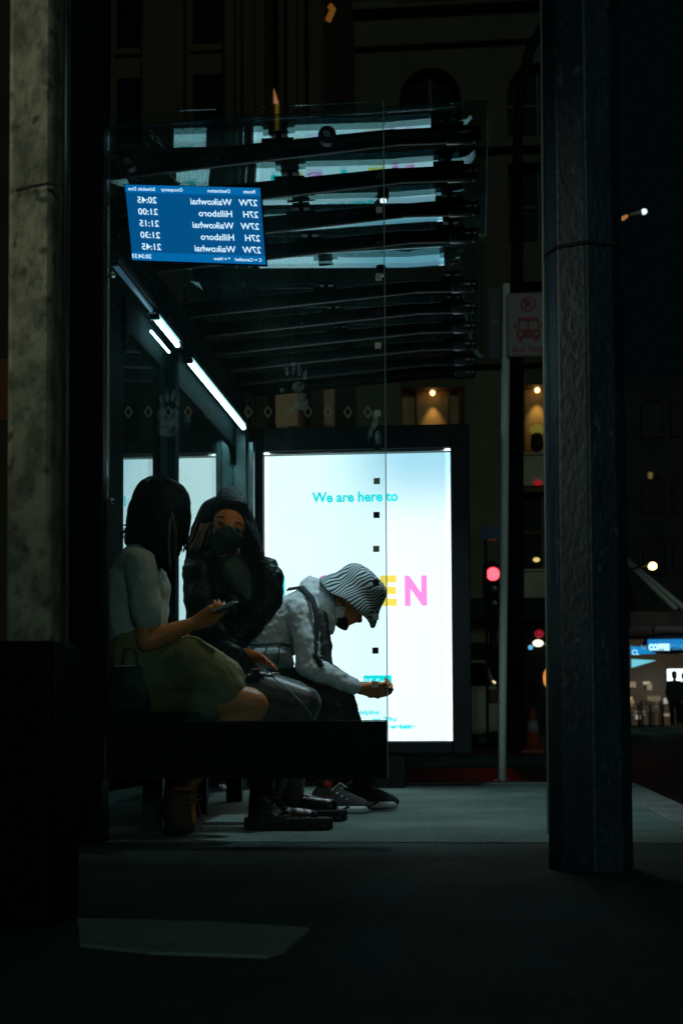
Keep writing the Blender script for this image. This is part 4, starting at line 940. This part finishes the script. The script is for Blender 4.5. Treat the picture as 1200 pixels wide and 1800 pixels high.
for ri, (t, bt, ar) in enumerate(rows_[1:]):
    for ci, c in enumerate(cols[1:]):
        lit = (t == 680); x0, x1 = fx(c - HWp), fx(c + HWp)
        g = MB(); g.bb(x0 + .002, x1 - .002, FYY + .40, FYY + .44, fz(bt) + .002, fz(t) - .002); wn = g.build('window', warmw if lit else dg, fb_)
        g = MB(); xm = (x0 + x1) / 2
        if not lit:
            g.bb(xm - .035, xm + .035, FYY + .33, FYY + .395, fz(bt), fz(t)); zz = fz((t + bt) / 2); g.bb(x0, xm - .036, FYY + .34, FYY + .39, zz - .03, zz + .03); g.bb(xm + .036, x1, FYY + .34, FYY + .39, zz - .03, zz + .03)
        else:
            for q in (.23, .77): g.bb(x0 + (x1 - x0) * q - .02, x0 + (x1 - x0) * q + .02, FYY + .34, FYY + .395, fz(bt), fz(t))
        g.build('frame', fac, wn)
        if t in (680, 868):
            g = MB(); g.bb(x0 - .05, x1 + .05, FYY - .12, FYY - .003, fz(bt + 4), fz(bt)); g.build('sill', cream, wn)
            g = MB(); g.bb(x0 + .01, x1 - .01, FYY - .06, FYY - .0035, fz(bt + 57), fz(bt + 5)); g.build('spandrel', cream if c > 900 else fac2, wn)
        if lit:
            g = MB(); g.ell((xm - (0 if c < 900 else .08), FYY + .20, fz(686)), (.055, .055, .055)); lw = g.build('wall_light_or_glint', emit('warm_lamp', (1.0, .55, .2), 5), wn, smooth=True)
            pl_ = bpy.data.lights.new('window_downlight', 'SPOT'); pl_.energy = 17; pl_.color = (1, .62, .22); pl_.spot_size = math.radians(62); pl_.spot_blend = .8; pl_.shadow_soft_size = .03
            po = bpy.data.objects.new('window_downlight', pl_); COL.objects.link(po); po.location = (xm - (0 if c < 900 else .08), FYY + .22, fz(691)); po.rotation_euler = Vector((0, .18, -1)).to_track_quat('-Z', 'Y').to_euler()
# bright passage seen under the canopy between the first two lit bays


# the round yellow dome, self-glowing, in the last lit bay and shop front items
g = MB(); c_ = Vector((fx(946), FYY + .05, fz(758))); g.ell(c_, (.15, .12, .11)); g.build('glow_dome', emit('yellow_dome', (.75, .62, .08), .16), fb_, smooth=True)
g = MB(); g.hull([(c_ - Vector((0, 0, .16)), .12), (c_ - Vector((0, 0, .34)), .14)]); g.build('dome_base', M_['cloth_black'], fb_, smooth=True)
g = MB(); g.bb(fx(715), fx(1046), FYY - .9, FYY - .05, fz(1092), fz(1058)); g.build('shop_awning', M_['cloth_black'], fb_, bevel=.03)
g = MB(); g.bb(fx(826), fx(1040), FYY - .03, FYY - .004, fz(1313), fz(1092)); g.build('shop_front', dg, fb_)
for (px, py, rx, ry, col, st) in ((942, 987, 6, 4, (1, .75, .25), .8), (940, 1136, 9, 6, (1, .9, .65), 1.6), (957, 1138, 4, 5, (1, .8, .6), .8), (927, 1143, 4, 4, (.15, .6, 1), .8), (957, 1195, 9, 17, (1, .35, .06), .85), (942, 1120, 8, 7, (.6, .02, .05), .35), (946, 853, 8, 5, (.5, .02, .03), .4)):
    g = MB(); g.ell((fx(px), FYY - .97 if py > 1092 else FYY - .1, fz(py)), (rx / 83, .05, ry / 83)); g.build('window_light', emit('shop_light', col, st), fb_, smooth=True)
# left building with pilasters
LATE = [(486, 524, .024), (571, 586, .012)]
LY = 22.0
def lx(px): return W(px, 1000, LY).x
def lz(py): return W(400, py, LY).z
lb = thing('pilastered_building', 'dark building with tall pilasters rising behind the left of the shelter', 'building', (lx(300), LY + 2, 0))
br = mat('dark_brown_stone', (.115, .068, .036), .9, noise=(.6, 8, (.07, .045, .026), .35, .7), bump=(6, .6))
g = MB(); g.bb(lx(-200), lx(466), LY, LY + 6, -.1, lz(-260)); g.bb(lx(488), lx(572), LY + .3, LY + 6, -.1, lz(-260)); g.bb(lx(466), lx(488), LY + 1.2, LY + 6, -.1, lz(-260)); g.build('wall', br, lb)
for (xa, xb_, pr) in ((120, 150, .2), (256, 330, .35), (400, 418, .3), (432, 452, .25), (506, 524, .3), (545, 571, .35)):
    g = MB(); g.bb(lx(xa), lx(xb_), LY - pr + (.3 if xa > 488 else 0), LY - .003 + (.3 if xa > 488 else 0), 0, lz(-250)); g.build('pilaster', br, lb, bevel=.04)
for (xa, xb_) in ((155, 190), (205, 248), (340, 392)):
    for (ya, yb) in ((-220, -90), (-40, 80), (130, 250), (300, 420), (470, 590), (640, 760)):
        g = MB(); g.bb(lx(xa), lx(xb_), LY - .03, LY - .004, lz(yb), lz(ya)); w_ = g.build('window', dg, lb)
        g = MB(); g.bb(lx(xa) - .03, lx(xb_) + .03, LY - .09, LY - .004, lz(yb) - .1, lz(yb) - .001); g.build('sill', br, w_)
g = MB(); g.bb(lx(468), lx(486), LY + 1.15, LY + 1.195, lz(186), lz(132)); g.build('lit_panel', emit('ochre_lit_wall', (.9, .55, .06), .10), lb)  # light on the recessed wall is put into the panel's own glow
g = MB(); g.prism([(lx(463), lz(132)), (lx(475), lz(132)), (lx(464), lz(98))], face_cam(Vector((0, LY + 1.14, 0))), .03); g.build('lit_soffit', emit('orange_soffit', (1, .45, .2), .28), lb)  # lit soffit drawn as a self-glowing piece
g = MB(); g.tube([(lx(583), LY + .1, lz(14)), (lx(589), LY + .1, lz(20)), (lx(580), LY + .1, lz(40))], .05); g.build('lit_bracket', emit('amber_bracket', (1, .38, .06), .12), lb)  # bracket glows by itself in place of light falling on it
g = MB(); g.bb(lx(148), lx(152), LY - .3, LY - .21, lz(364), lz(344)); g.build('wall_light_or_glint', emit('reflected_glint', (.85, .8, 1), 1.0), lb)  # stands for a glint reflected on the shelter post, built as a glowing block
for (xa, xb_, st_) in LATE:
    g = MB(); g.bb(lx(xa), lx(xb_), LY - .06, LY - .045 + (.34 if xa > 488 else .34), lz(752), lz(684)); g.build('lit_window', emit('dim_lit_blind', (1.0, .68, .32), st_), lb)
# orange plate at the far left
g = MB(); g.prism([(0, 0), (.30, 0), (.30, .27), (.04, .30), (0, .26)], face_cam(W(-45, 742, 6.4)), .03)
os_ = g.build('orange_box_sign', mat('orange_sign_paint', (.42, .10, .02), .5)); tag(os_, 'dull orange box sign half hidden behind the concrete post', 'sign')
g = MB(); q = W(-20, 742, 6.4); g.cyl((q.x, 6.43, 0), (q.x, 6.43, q.z + .2), .03); g.build('post', M_['black'], os_)
# street lamp pole at the near side of the side street
SYY = 17.0
p0 = W(906, 1333, SYY); p0.z = -.02
sl_ = thing('street_lamp', 'tall dark street lamp column with a curved top beyond the bus stop sign', 'street lamp', p0)
g = MB(); P_ = [p0, W(907, 800, SYY), W(909, 330, SYY)]
g.cyl(P_[0], P_[1], .105, .085); g.cyl(P_[1], P_[2], .085, .07); g.tube([P_[2], W(909, 220, SYY), W(916, 150, SYY), W(930, 90, SYY), W(952, 48, SYY), W(985, 20, SYY)], .06, 12)
g.build('column', mat('dark_green_paint', (.006, .010, .009), .7, spec=.1), sl_, smooth=True)
g = MB(); g.box(p0 + Vector((0, 0, .4)), (.22, .22, .8)); g.build('base_box', mat('dark_base_paint', (.005, .008, .008), .8, spec=.1), sl_, bevel=.02)
g = MB(); q = W(1005, 12, SYY); g.hull([(q, .10), (q + Vector((.5, 0, .02)), .07)]); g.build('lamp_head', M_['alu'], sl_, smooth=True)
g = MB(); q = W(921, 1300, SYY); g.cyl((q.x, SYY - .02, .02), (q.x, SYY - .02, W(921, 560, SYY).z), .012, n=8); g.build('cable_duct', M_['alu'], sl_)
# traffic light
TY = 24.0; q = W(868, 1309, TY)
tl = thing('traffic_light', 'traffic light showing red behind the bus stop pole', 'traffic light', (q.x, TY, 0))
g = MB(); g.cyl((q.x, TY + .1, -.13), (q.x, TY + .1, W(868, 985, TY).z), .06, n=14); g.build('pole', M_['black'], tl, smooth=True)
t0, t1 = W(848, 1077, TY), W(884, 990, TY)
g = MB(); g.prism(rrect(t0.x, t1.x, t0.z, t1.z, .05), face_cam(Vector((0, TY, 0))), -.12); g.build('housing', M_['black'], tl)
for k, (cl, st) in enumerate((((1, .02, .03), 26), ((.3, .15, .0), 0.0), ((.0, .2, .1), 0.0))):
    c_ = W(866, 1009 + 26 * k, TY - .02)
    g = MB(); g.ell(c_, (.11, .03, .11)); ln = g.build('lamp', emit('signal_red', (1, .05, .07), 4.5) if k == 0 else mat('unlit_lens', (.02, .02, .02), .3), tl, smooth=True)
    g = MB()
    for m in range(9):
        a0, a1 = math.radians(20 + 140 * m / 9), math.radians(20 + 140 * (m + 1) / 9)
        g.prism([(.108 * math.cos(a0), .108 * math.sin(a0)), (.108 * math.cos(a1), .108 * math.sin(a1)), (.115 * math.cos(a1), .115 * math.sin(a1)), (.115 * math.cos(a0), .115 * math.sin(a0))], face_cam(c_), .15)
    g.build('visor', M_['black'], ln)
rl = bpy.data.lights.new('red_signal_light', 'SPOT'); rl.energy = 14; rl.color = (1, .05, .05); rl.spot_size = math.radians(100); rl.spot_blend = 1; rl.shadow_soft_size = .1
ro = bpy.data.objects.new('red_signal_light', rl); COL.objects.link(ro); ro.location = W(866, 1009, TY - .2); ro.rotation_euler = Vector((0, -1, -.25)).to_track_quat('-Z', 'Y').to_euler()
# blue street name sign
b0, b1 = W(843, 949, 22.5), W(886, 926, 22.5)
g = MB(); g.box(((b0.x + b1.x) / 2, 22.5, (b0.z + b1.z) / 2), (b1.x - b0.x, .02, b1.z - b0.z)); nb = g.build('street_name_sign', mat('blue_sign_paint', (.02, .06, .20), .4), bevel=.006)
tag(nb, 'small dark blue street sign above the red traffic light', 'street sign')
g = MB(); q = W(853, 949, 22.5); g.cyl((q.x, 22.53, -.13), (q.x, 22.53, q.z + .2), .025, n=10); g.build('post', M_['black'], nb)
# parked car seen from behind
CY_ = 23.2; c0, c1 = W(694, 1313, CY_), W(880, 1313, CY_); cm = (c0.x + c1.x) / 2; hwid = (c1.x - c0.x) / 2
car = thing('parked_car', 'pale hatchback seen from behind, half hidden by the lit poster box', 'car', (cm, CY_ + 2, -.13))
car['group'] = 'cars in the side street'
def sect(g, y, prof):
    ring_ = [g.bm.verts.new((cm + s_ * x_ * hwid, y, z_ - .13)) for s_, pts in ((1, prof), (-1, prof[::-1])) for x_, z_ in pts]; return ring_
g = MB()
S_ = [(CY_ + .05, [(.55, .30), (.9, .34), (.97, .55), (.95, .85), (.80, .93)]), (CY_ + .12, [(.6, .22), (.95, .28), (1, .55), (.97, .92), (.80, 1.0)]),
      (CY_ + .55, [(.7, .2), (.97, .24), (1, .6), (.92, 1.0), (.74, 1.46)]), (CY_ + 1.3, [(.7, .2), (.97, .24), (1, .6), (.92, 1.0), (.76, 1.50)]), (CY_ + 2.3, [(.7, .2), (.97, .24), (1, .6), (.92, 1.0), (.74, 1.45)]),
      (CY_ + 3.1, [(.7, .2), (.97, .24), (1, .6), (.94, .92), (.80, 1.0)]), (CY_ + 4.0, [(.6, .22), (.9, .28), (.92, .55), (.85, .74), (.7, .8)])]
rs = [sect(g, y, p) for y, p in S_]; n = len(rs[0])
for i in range(len(rs) - 1):
    for k in range(n): g.bm.faces.new((rs[i][k], rs[i][(k + 1) % n], rs[i + 1][(k + 1) % n], rs[i + 1][k]))
g.bm.faces.new(rs[0]); g.bm.faces.new(rs[-1][::-1])
g.build('body', mat('pale_car_paint', (.42, .38, .28), .3, coat=.5), car, smooth=False, bevel=.05)
g = MB(); g.prism([(-.74 * hwid, 1.40 - .13), (.74 * hwid, 1.40 - .13), (.84 * hwid, 1.0 - .13), (-.84 * hwid, 1.0 - .13)], Matrix.Translation((cm, CY_ + .02, 0)) @ Matrix.Rotation(-math.atan2(.42, .46), 4, 'X') @ face_cam(Vector((0, .0, 0))), .03); 
for v in g.bm.verts: v.co.y = CY_ + .09 + (v.co.z * .0)
g.bm.clear()
def pt(x, z, off): # on the sloping tailgate
    t = (z - 1.0) / .46; return (cm + x * hwid, CY_ + .12 + .43 * t - off, z - .13)
vs = [g.bm.verts.new(pt(x, z, o)) for o in (.02, -.03) for x, z in ((-.84, 1.03), (.84, 1.03), (.70, 1.42), (-.70, 1.42))]
g.bm.faces.new(vs[:4]); g.bm.faces.new(vs[4:][::-1])
for i in range(4): g.bm.faces.new((vs[i], vs[(i + 1) % 4], vs[4 + (i + 1) % 4], vs[4 + i]))
g.build('rear_window', dg, car)
for sgn in (-1, 1):
    g = MB(); g.box((cm + sgn * hwid * .86, CY_ + .06, .72), (.16, .06, .22)); g.build('tail_light', mat('tail_red', (.06, .004, .004), .4), car, bevel=.02)
    for yy in (.75, 3.3):
        g = MB(); g.cyl((cm + sgn * hwid * .98, CY_ + yy, .18), (cm + sgn * hwid * .76, CY_ + yy, .18), .31, n=24); wh = g.build('wheel', M_['cloth_black'], car, bevel=.03)
        g = MB(); g.cyl((cm + sgn * hwid * .985, CY_ + yy, .18), (cm + sgn * hwid * .99, CY_ + yy, .18), .19, n=16); g.build('rim', M_['alu'], wh)
g = MB(); g.bb(cm - .26, cm + .26, CY_ + .02, CY_ + .045, .38, .49); g.build('number_plate', mat('plate_white', (.5, .5, .48), .5), car)
g = MB(); g.hull([(W(853, 1188, CY_ + .6), .02), (W(857, 1188, CY_ + .6), .02)]); g.build('brake_light', emit('brake_red', (1, .06, .05), 2.2), car, smooth=True)
g = MB(); g.hull([(W(866, 1199, CY_ + .3), .025), (W(868, 1200, CY_ + .3), .025)]); g.build('side_lamp', emit('side_amber', (1, .85, .5), 1.2), car, smooth=True)
# blue lit box sign
g = MB(); b0, b1 = W(826, 1193, 26), W(842, 1169, 26); g.box(((b0.x + b1.x) / 2, 26, (b0.z + b1.z) / 2), (b1.x - b0.x, .08, b1.z - b0.z)); o = g.build('blue_light_box', emit('blue_lit_face', (.03, .25, 1.0), .75), bevel=.02)
tag(o, 'small glowing blue light box beside the right edge of the poster box', 'light box'); g = MB(); g.cyl(((b0.x + b1.x) / 2, 26.02, -.13), ((b0.x + b1.x) / 2, 26.02, b0.z), .03); g.build('post', M_['black'], o)
# traffic cone
q = W(936, 1333, 16.9)
cn = thing('traffic_cone', 'orange and white traffic cone beside the street lamp column', 'traffic cone', (q.x, 16.9, -.02))
g = MB(); g.cyl((q.x, 16.9, .005), (q.x, 16.9, .52), .115, .025, 20); g.build('cone', mat('orange_pvc', (.40, .06, .025), .6), cn, smooth=True)
g = MB(); g.cyl((q.x, 16.9, .23), (q.x, 16.9, .36), .083, .058, 20); g.build('reflective_band', mat('white_band', (.35, .3, .27), .6), cn, smooth=True)
g = MB(); g.box((q.x, 16.9, 0), (.28, .28, .04)); g.build('foot', bpy.data.materials['orange_pvc'], cn, bevel=.01)
# ================================================================== CAFE ACROSS THE ROAD
KY = 50.0
def kx(px): return W(px, 1200, KY).x
def kz(py): return W(1150, py, KY).z
cf = thing('cafe_building', 'dark building with a lit cafe under a rod hung canopy across the road', 'building', (kx(1250), KY + 5, 0))
dk_ = mat('dark_painted_front', (.05, .05, .045), .9, noise=(.5, 6, (.03, .03, .028), .4, .7))
g = MB(); g.bb(kx(1040), kx(1520), KY + 2, KY + 14, kz(1108), kz(640)); g.bb(kx(1040), kx(1108), KY + 1, KY + 14, -.1, kz(1100)); g.bb(kx(1040), kx(1520), KY + 5, KY + 14, -.1, kz(1100)); g.build('wall', dk_, cf)
for (xa, ya) in ((1150, 690), (1205, 690), (1260, 690), (1150, 830), (1205, 830), (1260, 830), (1150, 940), (1205, 940)):
    g = MB(); g.bb(kx(xa), kx(xa + 34), KY + 1.9, KY + 1.997, kz(ya + 60), kz(ya)); w_ = g.build('window', dg, cf)
    g = MB(); g.tube([(kx(xa) - .06, KY + 1.93, kz(ya + 60)), (kx(xa) - .06, KY + 1.93, kz(ya)), (kx(xa + 17), KY + 1.93, kz(ya - 13)), (kx(xa + 34) + .06, KY + 1.93, kz(ya)), (kx(xa + 34) + .06, KY + 1.93, kz(ya + 60))], .06, 6); g.build('frame', mat('pale_trim', (.05, .05, .04), .8), w_)
g = MB(); g.bb(kx(1095), kx(1420), KY - 2.2, KY + 2.0, kz(1108), kz(1082)); g.build('canopy', mat('canopy_brown', (.20, .12, .09), .7, noise=(1, 4, (.1, .07, .06), .4, .7)), cf, bevel=.04)
cp_ = mat('pale_rod', (.8, .8, .75), .5)
for (xa, ya, xb_, yb) in ((1096, 962, 1178, 1076), (1102, 962, 1197, 1079)):
    g = MB(); g.cyl((kx(xa), KY + 1.95, kz(ya)), (kx(xb_), KY - 1.5, kz(yb)), .085, n=10); g.build('canopy_rod', cp_, cf, smooth=True)
g = MB(); g.bb(kx(1109), kx(1420), KY + 4.5, KY + 4.6, -.02, kz(1112)); g.build('lit_interior', emit('warm_interior', (.35, .24, .14), .06), cf)
random.seed(4)
for k in range(26):
    px = random.uniform(1112, 1290); py = random.choice([1192, 1195, 1222, 1228, 1250, 1256]) + random.uniform(-3, 3); ww = random.uniform(5, 22)
    col = random.choice([(.9, .75, .5), (.8, .75, .7), (.5, .38, .22), (.25, .22, .18), (.9, .6, .3)])
    g = MB(); g.bb(kx(px), kx(px + ww), KY + 4.2 - .02 * k, KY + 4.21 - .02 * k, kz(py + random.uniform(5, 14)), kz(py)); g.build('shelf_display', emit('shelf_glow', col, random.choice([.05, .1, .2, .4])), cf)
g = MB(); g.bb(kx(1178), kx(1212), KY + .8, KY + .9, kz(1213), kz(1175)); g.build('menu_screen', emit('white_menu_screen', (.75, .95, 1), 2.2), cf)
g = MB(); g.prism([(kx(1104), kz(1160)), (kx(1146), kz(1163)), (kx(1104), kz(1175))], face_cam(Vector((0, KY - 1.0, 0))), .06); g.build('lit_pelmet', emit('aqua_pelmet', (.2, .75, .85), .8), cf)
# the hanging oval sign
sg = thing('oval_cafe_sign', 'dark oval sign with glowing blue band and white cafe lettering under the canopy', 'shop sign', (kx(1160), KY - 2.6, kz(1137)))
g = MB(); g.ell((kx(1162), KY - 2.4, kz(1137)), ((kx(1162) - kx(1116)), .12, .36), n=32); g.build('sign_body', mat('navy_sign_case', (.01, .02, .04), .4), sg, smooth=True)
g = MB(); g.bb(kx(1123), kx(1201), KY - 2.62, KY - 2.54, kz(1144.5), kz(1130.5)); g.build('glowing_band', emit('blue_band', (.01, .22, .60), .9), sg)
def ktext(txt, x0, x1, yb, yt, m, Yk, par, thick=.0):
    p = W(x0, yb, Yk); q_ = W(x1, yt, Yk); h = (q_.z - p.z) / .69
    g = MB(); text_bm(g, txt, h, Matrix(), thick=thick); xs = [v.co.x for v in g.bm.verts]; s_ = (q_.x - p.x) / (max(xs) - min(xs))
    bmesh.ops.transform(g.bm, matrix=face_cam(Vector((p.x - min(xs) * s_, Yk, p.z))) @ Matrix.Diagonal((s_, 1, 1, 1)), verts=g.bm.verts); return g.build('lettering', m, par)
ltm = emit('white_blue_letters', (.45, .85, 1), 1.5)
ktext('THE', 1125, 1136, 1141, 1135, emit('dim_blue_letters', (.2, .6, .9), .9), KY - 2.64, sg); ktext('COFFEE', 1139, 1176, 1142.5, 1132.5, ltm, KY - 2.64, sg, .02); ktext('CLUB', 1179, 1200, 1142, 1133, emit('dim_blue_letters2', (.08, .45, .8), .9), KY - 2.64, sg)
g = MB()
for px in (1135, 1188): g.cyl((kx(px), KY - 2.4, kz(1130)), (kx(px), KY - 2.1, kz(1104)), .03)
g.build('hanger', M_['black'], sg)
s2_ = thing('wedge_cafe_sign', 'glowing blue wedge shaped sign just left of the oval cafe sign', 'shop sign', (kx(1124), KY - 1.6, kz(1148)))
g = MB(); g.prism([(kx(1100), kz(1139)), (kx(1128), kz(1142)), (kx(1143), kz(1152)), (kx(1100), kz(1154))], face_cam(Vector((0, KY - 1.6, 0))), .08); g.build('sign_face', emit('blue_wedge', (.01, .3, .7), .8), s2_)
ktext('CL', 1110, 1122, 1151, 1142, ltm, KY - 1.7, s2_)
# cafe people and furniture
def small_person(name, px, pyf, Yp, shirt, label, skin=M_['skin'], lean=0):
    q = W(px, pyf, Yp); z0 = -.02; b_ = thing('person', label, 'person', (q.x, Yp, z0), 'people outside the cafe')
    X, Y_ = q.x, Yp
    g = MB(); g.hull([((X, Y_, z0 + 1.62), .085), ((X + .02, Y_ - .03, z0 + 1.55), .06)]); g.hull([((X, Y_, z0 + 1.5), .05), ((X, Y_, z0 + 1.4), .06)])
    for s_ in (-1, 1):
        g.hull([((X + s_ * .17, Y_, z0 + 1.38), .05), ((X + s_ * .22, Y_ + .02, z0 + 1.1), .042)]); g.hull([((X + s_ * .22, Y_ + .02, z0 + 1.1), .042), ((X + s_ * .21, Y_ - .06, z0 + .85), .03)]); g.hull([((X + s_ * .21, Y_ - .06, z0 + .85), .03), ((X + s_ * .2, Y_ - .07, z0 + .74), .025)])
        g.hull([((X + s_ * .09, Y_, z0 + .9), .09), ((X + s_ * .1, Y_ + .06 * s_, z0 + .5), .06)]); g.hull([((X + s_ * .1, Y_ + .06 * s_, z0 + .5), .06), ((X + s_ * .1, Y_ + .1 * s_, z0 + .08), .04)]); g.hull([((X + s_ * .1, Y_ + .1 * s_, z0 + .06), .045), ((X + s_ * .11, Y_ + .1 * s_ - .13, z0 + .04), .035)])
    g.hull([((X - .15, Y_, z0 + 1.36), .07), ((X + .15, Y_, z0 + 1.36), .07), ((X - .1, Y_, z0 + .95), .1), ((X + .1, Y_, z0 + .95), .1)])
    g.skin('body', skin, b_, voxel=.02, it=2)
    g = MB(); g.hull([((X - .16, Y_, z0 + 1.36), .085), ((X + .16, Y_, z0 + 1.36), .085), ((X - .1, Y_, z0 + .9), .13), ((X + .1, Y_, z0 + .9), .13)])
    for s_ in (-1, 1): g.hull([((X + s_ * .18, Y_, z0 + 1.36), .07), ((X + s_ * .225, Y_ + .02, z0 + 1.08), .058)]); g.hull([((X + s_ * .225, Y_ + .02, z0 + 1.08), .055), ((X + s_ * .21, Y_ - .06, z0 + .86), .042)])
    g.skin('jacket', shirt, b_, voxel=.02, it=3)
    g = MB()
    for s_ in (-1, 1): g.hull([((X + s_ * .09, Y_, z0 + .9), .11), ((X + s_ * .1, Y_ + .06 * s_, z0 + .5), .08)]); g.hull([((X + s_ * .1, Y_ + .06 * s_, z0 + .5), .08), ((X + s_ * .1, Y_ + .1 * s_, z0 + .12), .06)])
    g.skin('trousers', M_['trouser'], b_, voxel=.02, it=3)
    g = MB(); g.hull([((X, Y_ + .02, z0 + 1.66), .092), ((X, Y_ + .05, z0 + 1.58), .08)]); g.skin('hair', M_['hairb'], b_, voxel=.02, it=2)
    return b_
small_person('person', 1186, 1299, 44.5, mat('dark_green_jacket', (.03, .04, .03), .9), 'small figure in a dark jacket walking in front of the bright cafe screen')
small_person('person', 1203, 1296, 46.5, mat('red_jacket', (.5, .02, .03), .8), 'small figure in red at the right edge outside the cafe')
for k, (px, lab) in enumerate(((1122, 'small round cafe table furthest left outside the cafe'), (1143, 'small round cafe table in the middle outside the cafe'), (1165, 'small round cafe table nearest the walking figure'))):
    q = W(px, 1290, 47.5); t_ = thing('cafe_table', lab, 'table', (q.x, 47.5, -.02), 'tables outside the cafe')
    g = MB(); g.cyl((q.x, 47.5, .70), (q.x, 47.5, .73), .36, n=20); g.build('table_top', mat('table_white', (.5, .5, .48), .5), t_)
    g = MB(); g.cyl((q.x, 47.5, 0), (q.x, 47.5, .70), .03); g.cyl((q.x, 47.5, -.02), (q.x, 47.5, .0), .22); g.build('pedestal', M_['black'], t_)
    for s_, wh_ in ((-1, 'left'), (1, 'right')):
        c_ = thing('cafe_chair', 'pale cafe chair on the %s side of the %s' % (wh_, ('furthest left table', 'middle table', 'table nearest the walking figure')[k]), 'chair', (q.x + s_ * .5, 47.4, -.02), 'chairs outside the cafe')
        X = q.x + s_ * .5; cm_ = mat('chair_shell', random.choice([(.4, .36, .3), (.25, .2, .15), (.08, .12, .3)]), .5)
        g = MB(); g.bb(X - .2, X + .2, 47.2, 47.6, .42, .45); g.build('seat', cm_, c_, bevel=.01)
        g = MB(); g.bb(X + s_ * .2, X + s_ * .23, 47.2, 47.6, .44, .84); g.build('backrest', cm_, c_, bevel=.01)
        for ax_, ay_ in ((-.17, 47.23), (.17, 47.23), (-.17, 47.57), (.17, 47.57)):
            g = MB(); g.cyl((X + ax_, ay_, -.02), (X + ax_, ay_, .42), .014, n=8); g.build('leg', M_['black'], c_)
# light spilling from the cafe onto its terrace
cl_ = bpy.data.lights.new('cafe_downlight', 'AREA'); cl_.energy = 7; cl_.size = 6; cl_.size_y = 2; cl_.shape = 'RECTANGLE'; cl_.color = (1, .8, .55)
co = bpy.data.objects.new('cafe_downlight', cl_); COL.objects.link(co); co.location = (kx(1180), KY - .5, kz(1110) - .05)
# far street lamps
def far_lamp(label, px, py, Yl, basex, st, col, arm=None, r=.16):
    q = W(px, py, Yl); bx_ = W(basex, 1200, Yl).x
    o = thing('street_lamp', label, 'street lamp', (bx_, Yl, -.13), 'distant street lamps')
    g = MB(); g.cyl((bx_, Yl, -.13), (bx_, Yl, q.z - .4), .08, .05, 12); g.tube([(bx_, Yl, q.z - .4), (bx_ + (q.x - bx_) * .3, Yl, q.z - .1), (q.x, Yl, q.z + r * .6)], .04, 8); g.build('column', M_['black'], o, smooth=True)
    g = MB(); g.ell(q, (r, r, r * .9)); g.build('lamp', emit('lamp_glow', col, st), o, smooth=True); return o
far_lamp('round yellow street lamp glowing above the rod hung canopy', 1146, 995, 44, 1090, 6, (1, .72, .22), r=.13)
fl = far_lamp('small white street lamp on a thin arm high in the dark sky at the right', 1131, 372, 40, 1085, 1.6, (.8, .92, 1), r=.085)
q = W(1112, 376, 40); g = MB(); g.hull([(W(1108, 377, 40), .05), (W(1126, 373, 40), .06)]); g.build('lamp_head', mat('lit_head', (.5, .6, .5), .4), fl, smooth=True)
g = MB(); g.hull([(W(1094, 384, 40), .06), (W(1100, 380, 40), .05)]); g.build('sensor', emit('amber_sensor', (1, .4, .1), .35), fl, smooth=True)
g = MB(); g.hull([(W(1142, 834, 49.9), .09), (W(1142, 838, 49.9), .08)]); o = g.build('lit_attic_lamp', emit('dim_amber', (1, .7, .2), .10), cf, smooth=True)

# scrap of foil on the pavement under the bench
g = MB(); q = W(395, 1390, 8.3)
for k in range(7): g.box((q.x + random.uniform(-.03, .03), 8.3 + random.uniform(-.02, .02), .014 + random.uniform(0, .012)), (.045, .03, .0015), Euler((random.uniform(-1, 1), random.uniform(-1, 1), random.uniform(0, 3))).to_matrix())
fo_ = g.build('foil_wrapper', mat('pale_foil', (.85, .78, .9), .35, .3)); tag(fo_, 'crumpled pale foil wrapper on the pavement beneath the bench', 'wrapper')
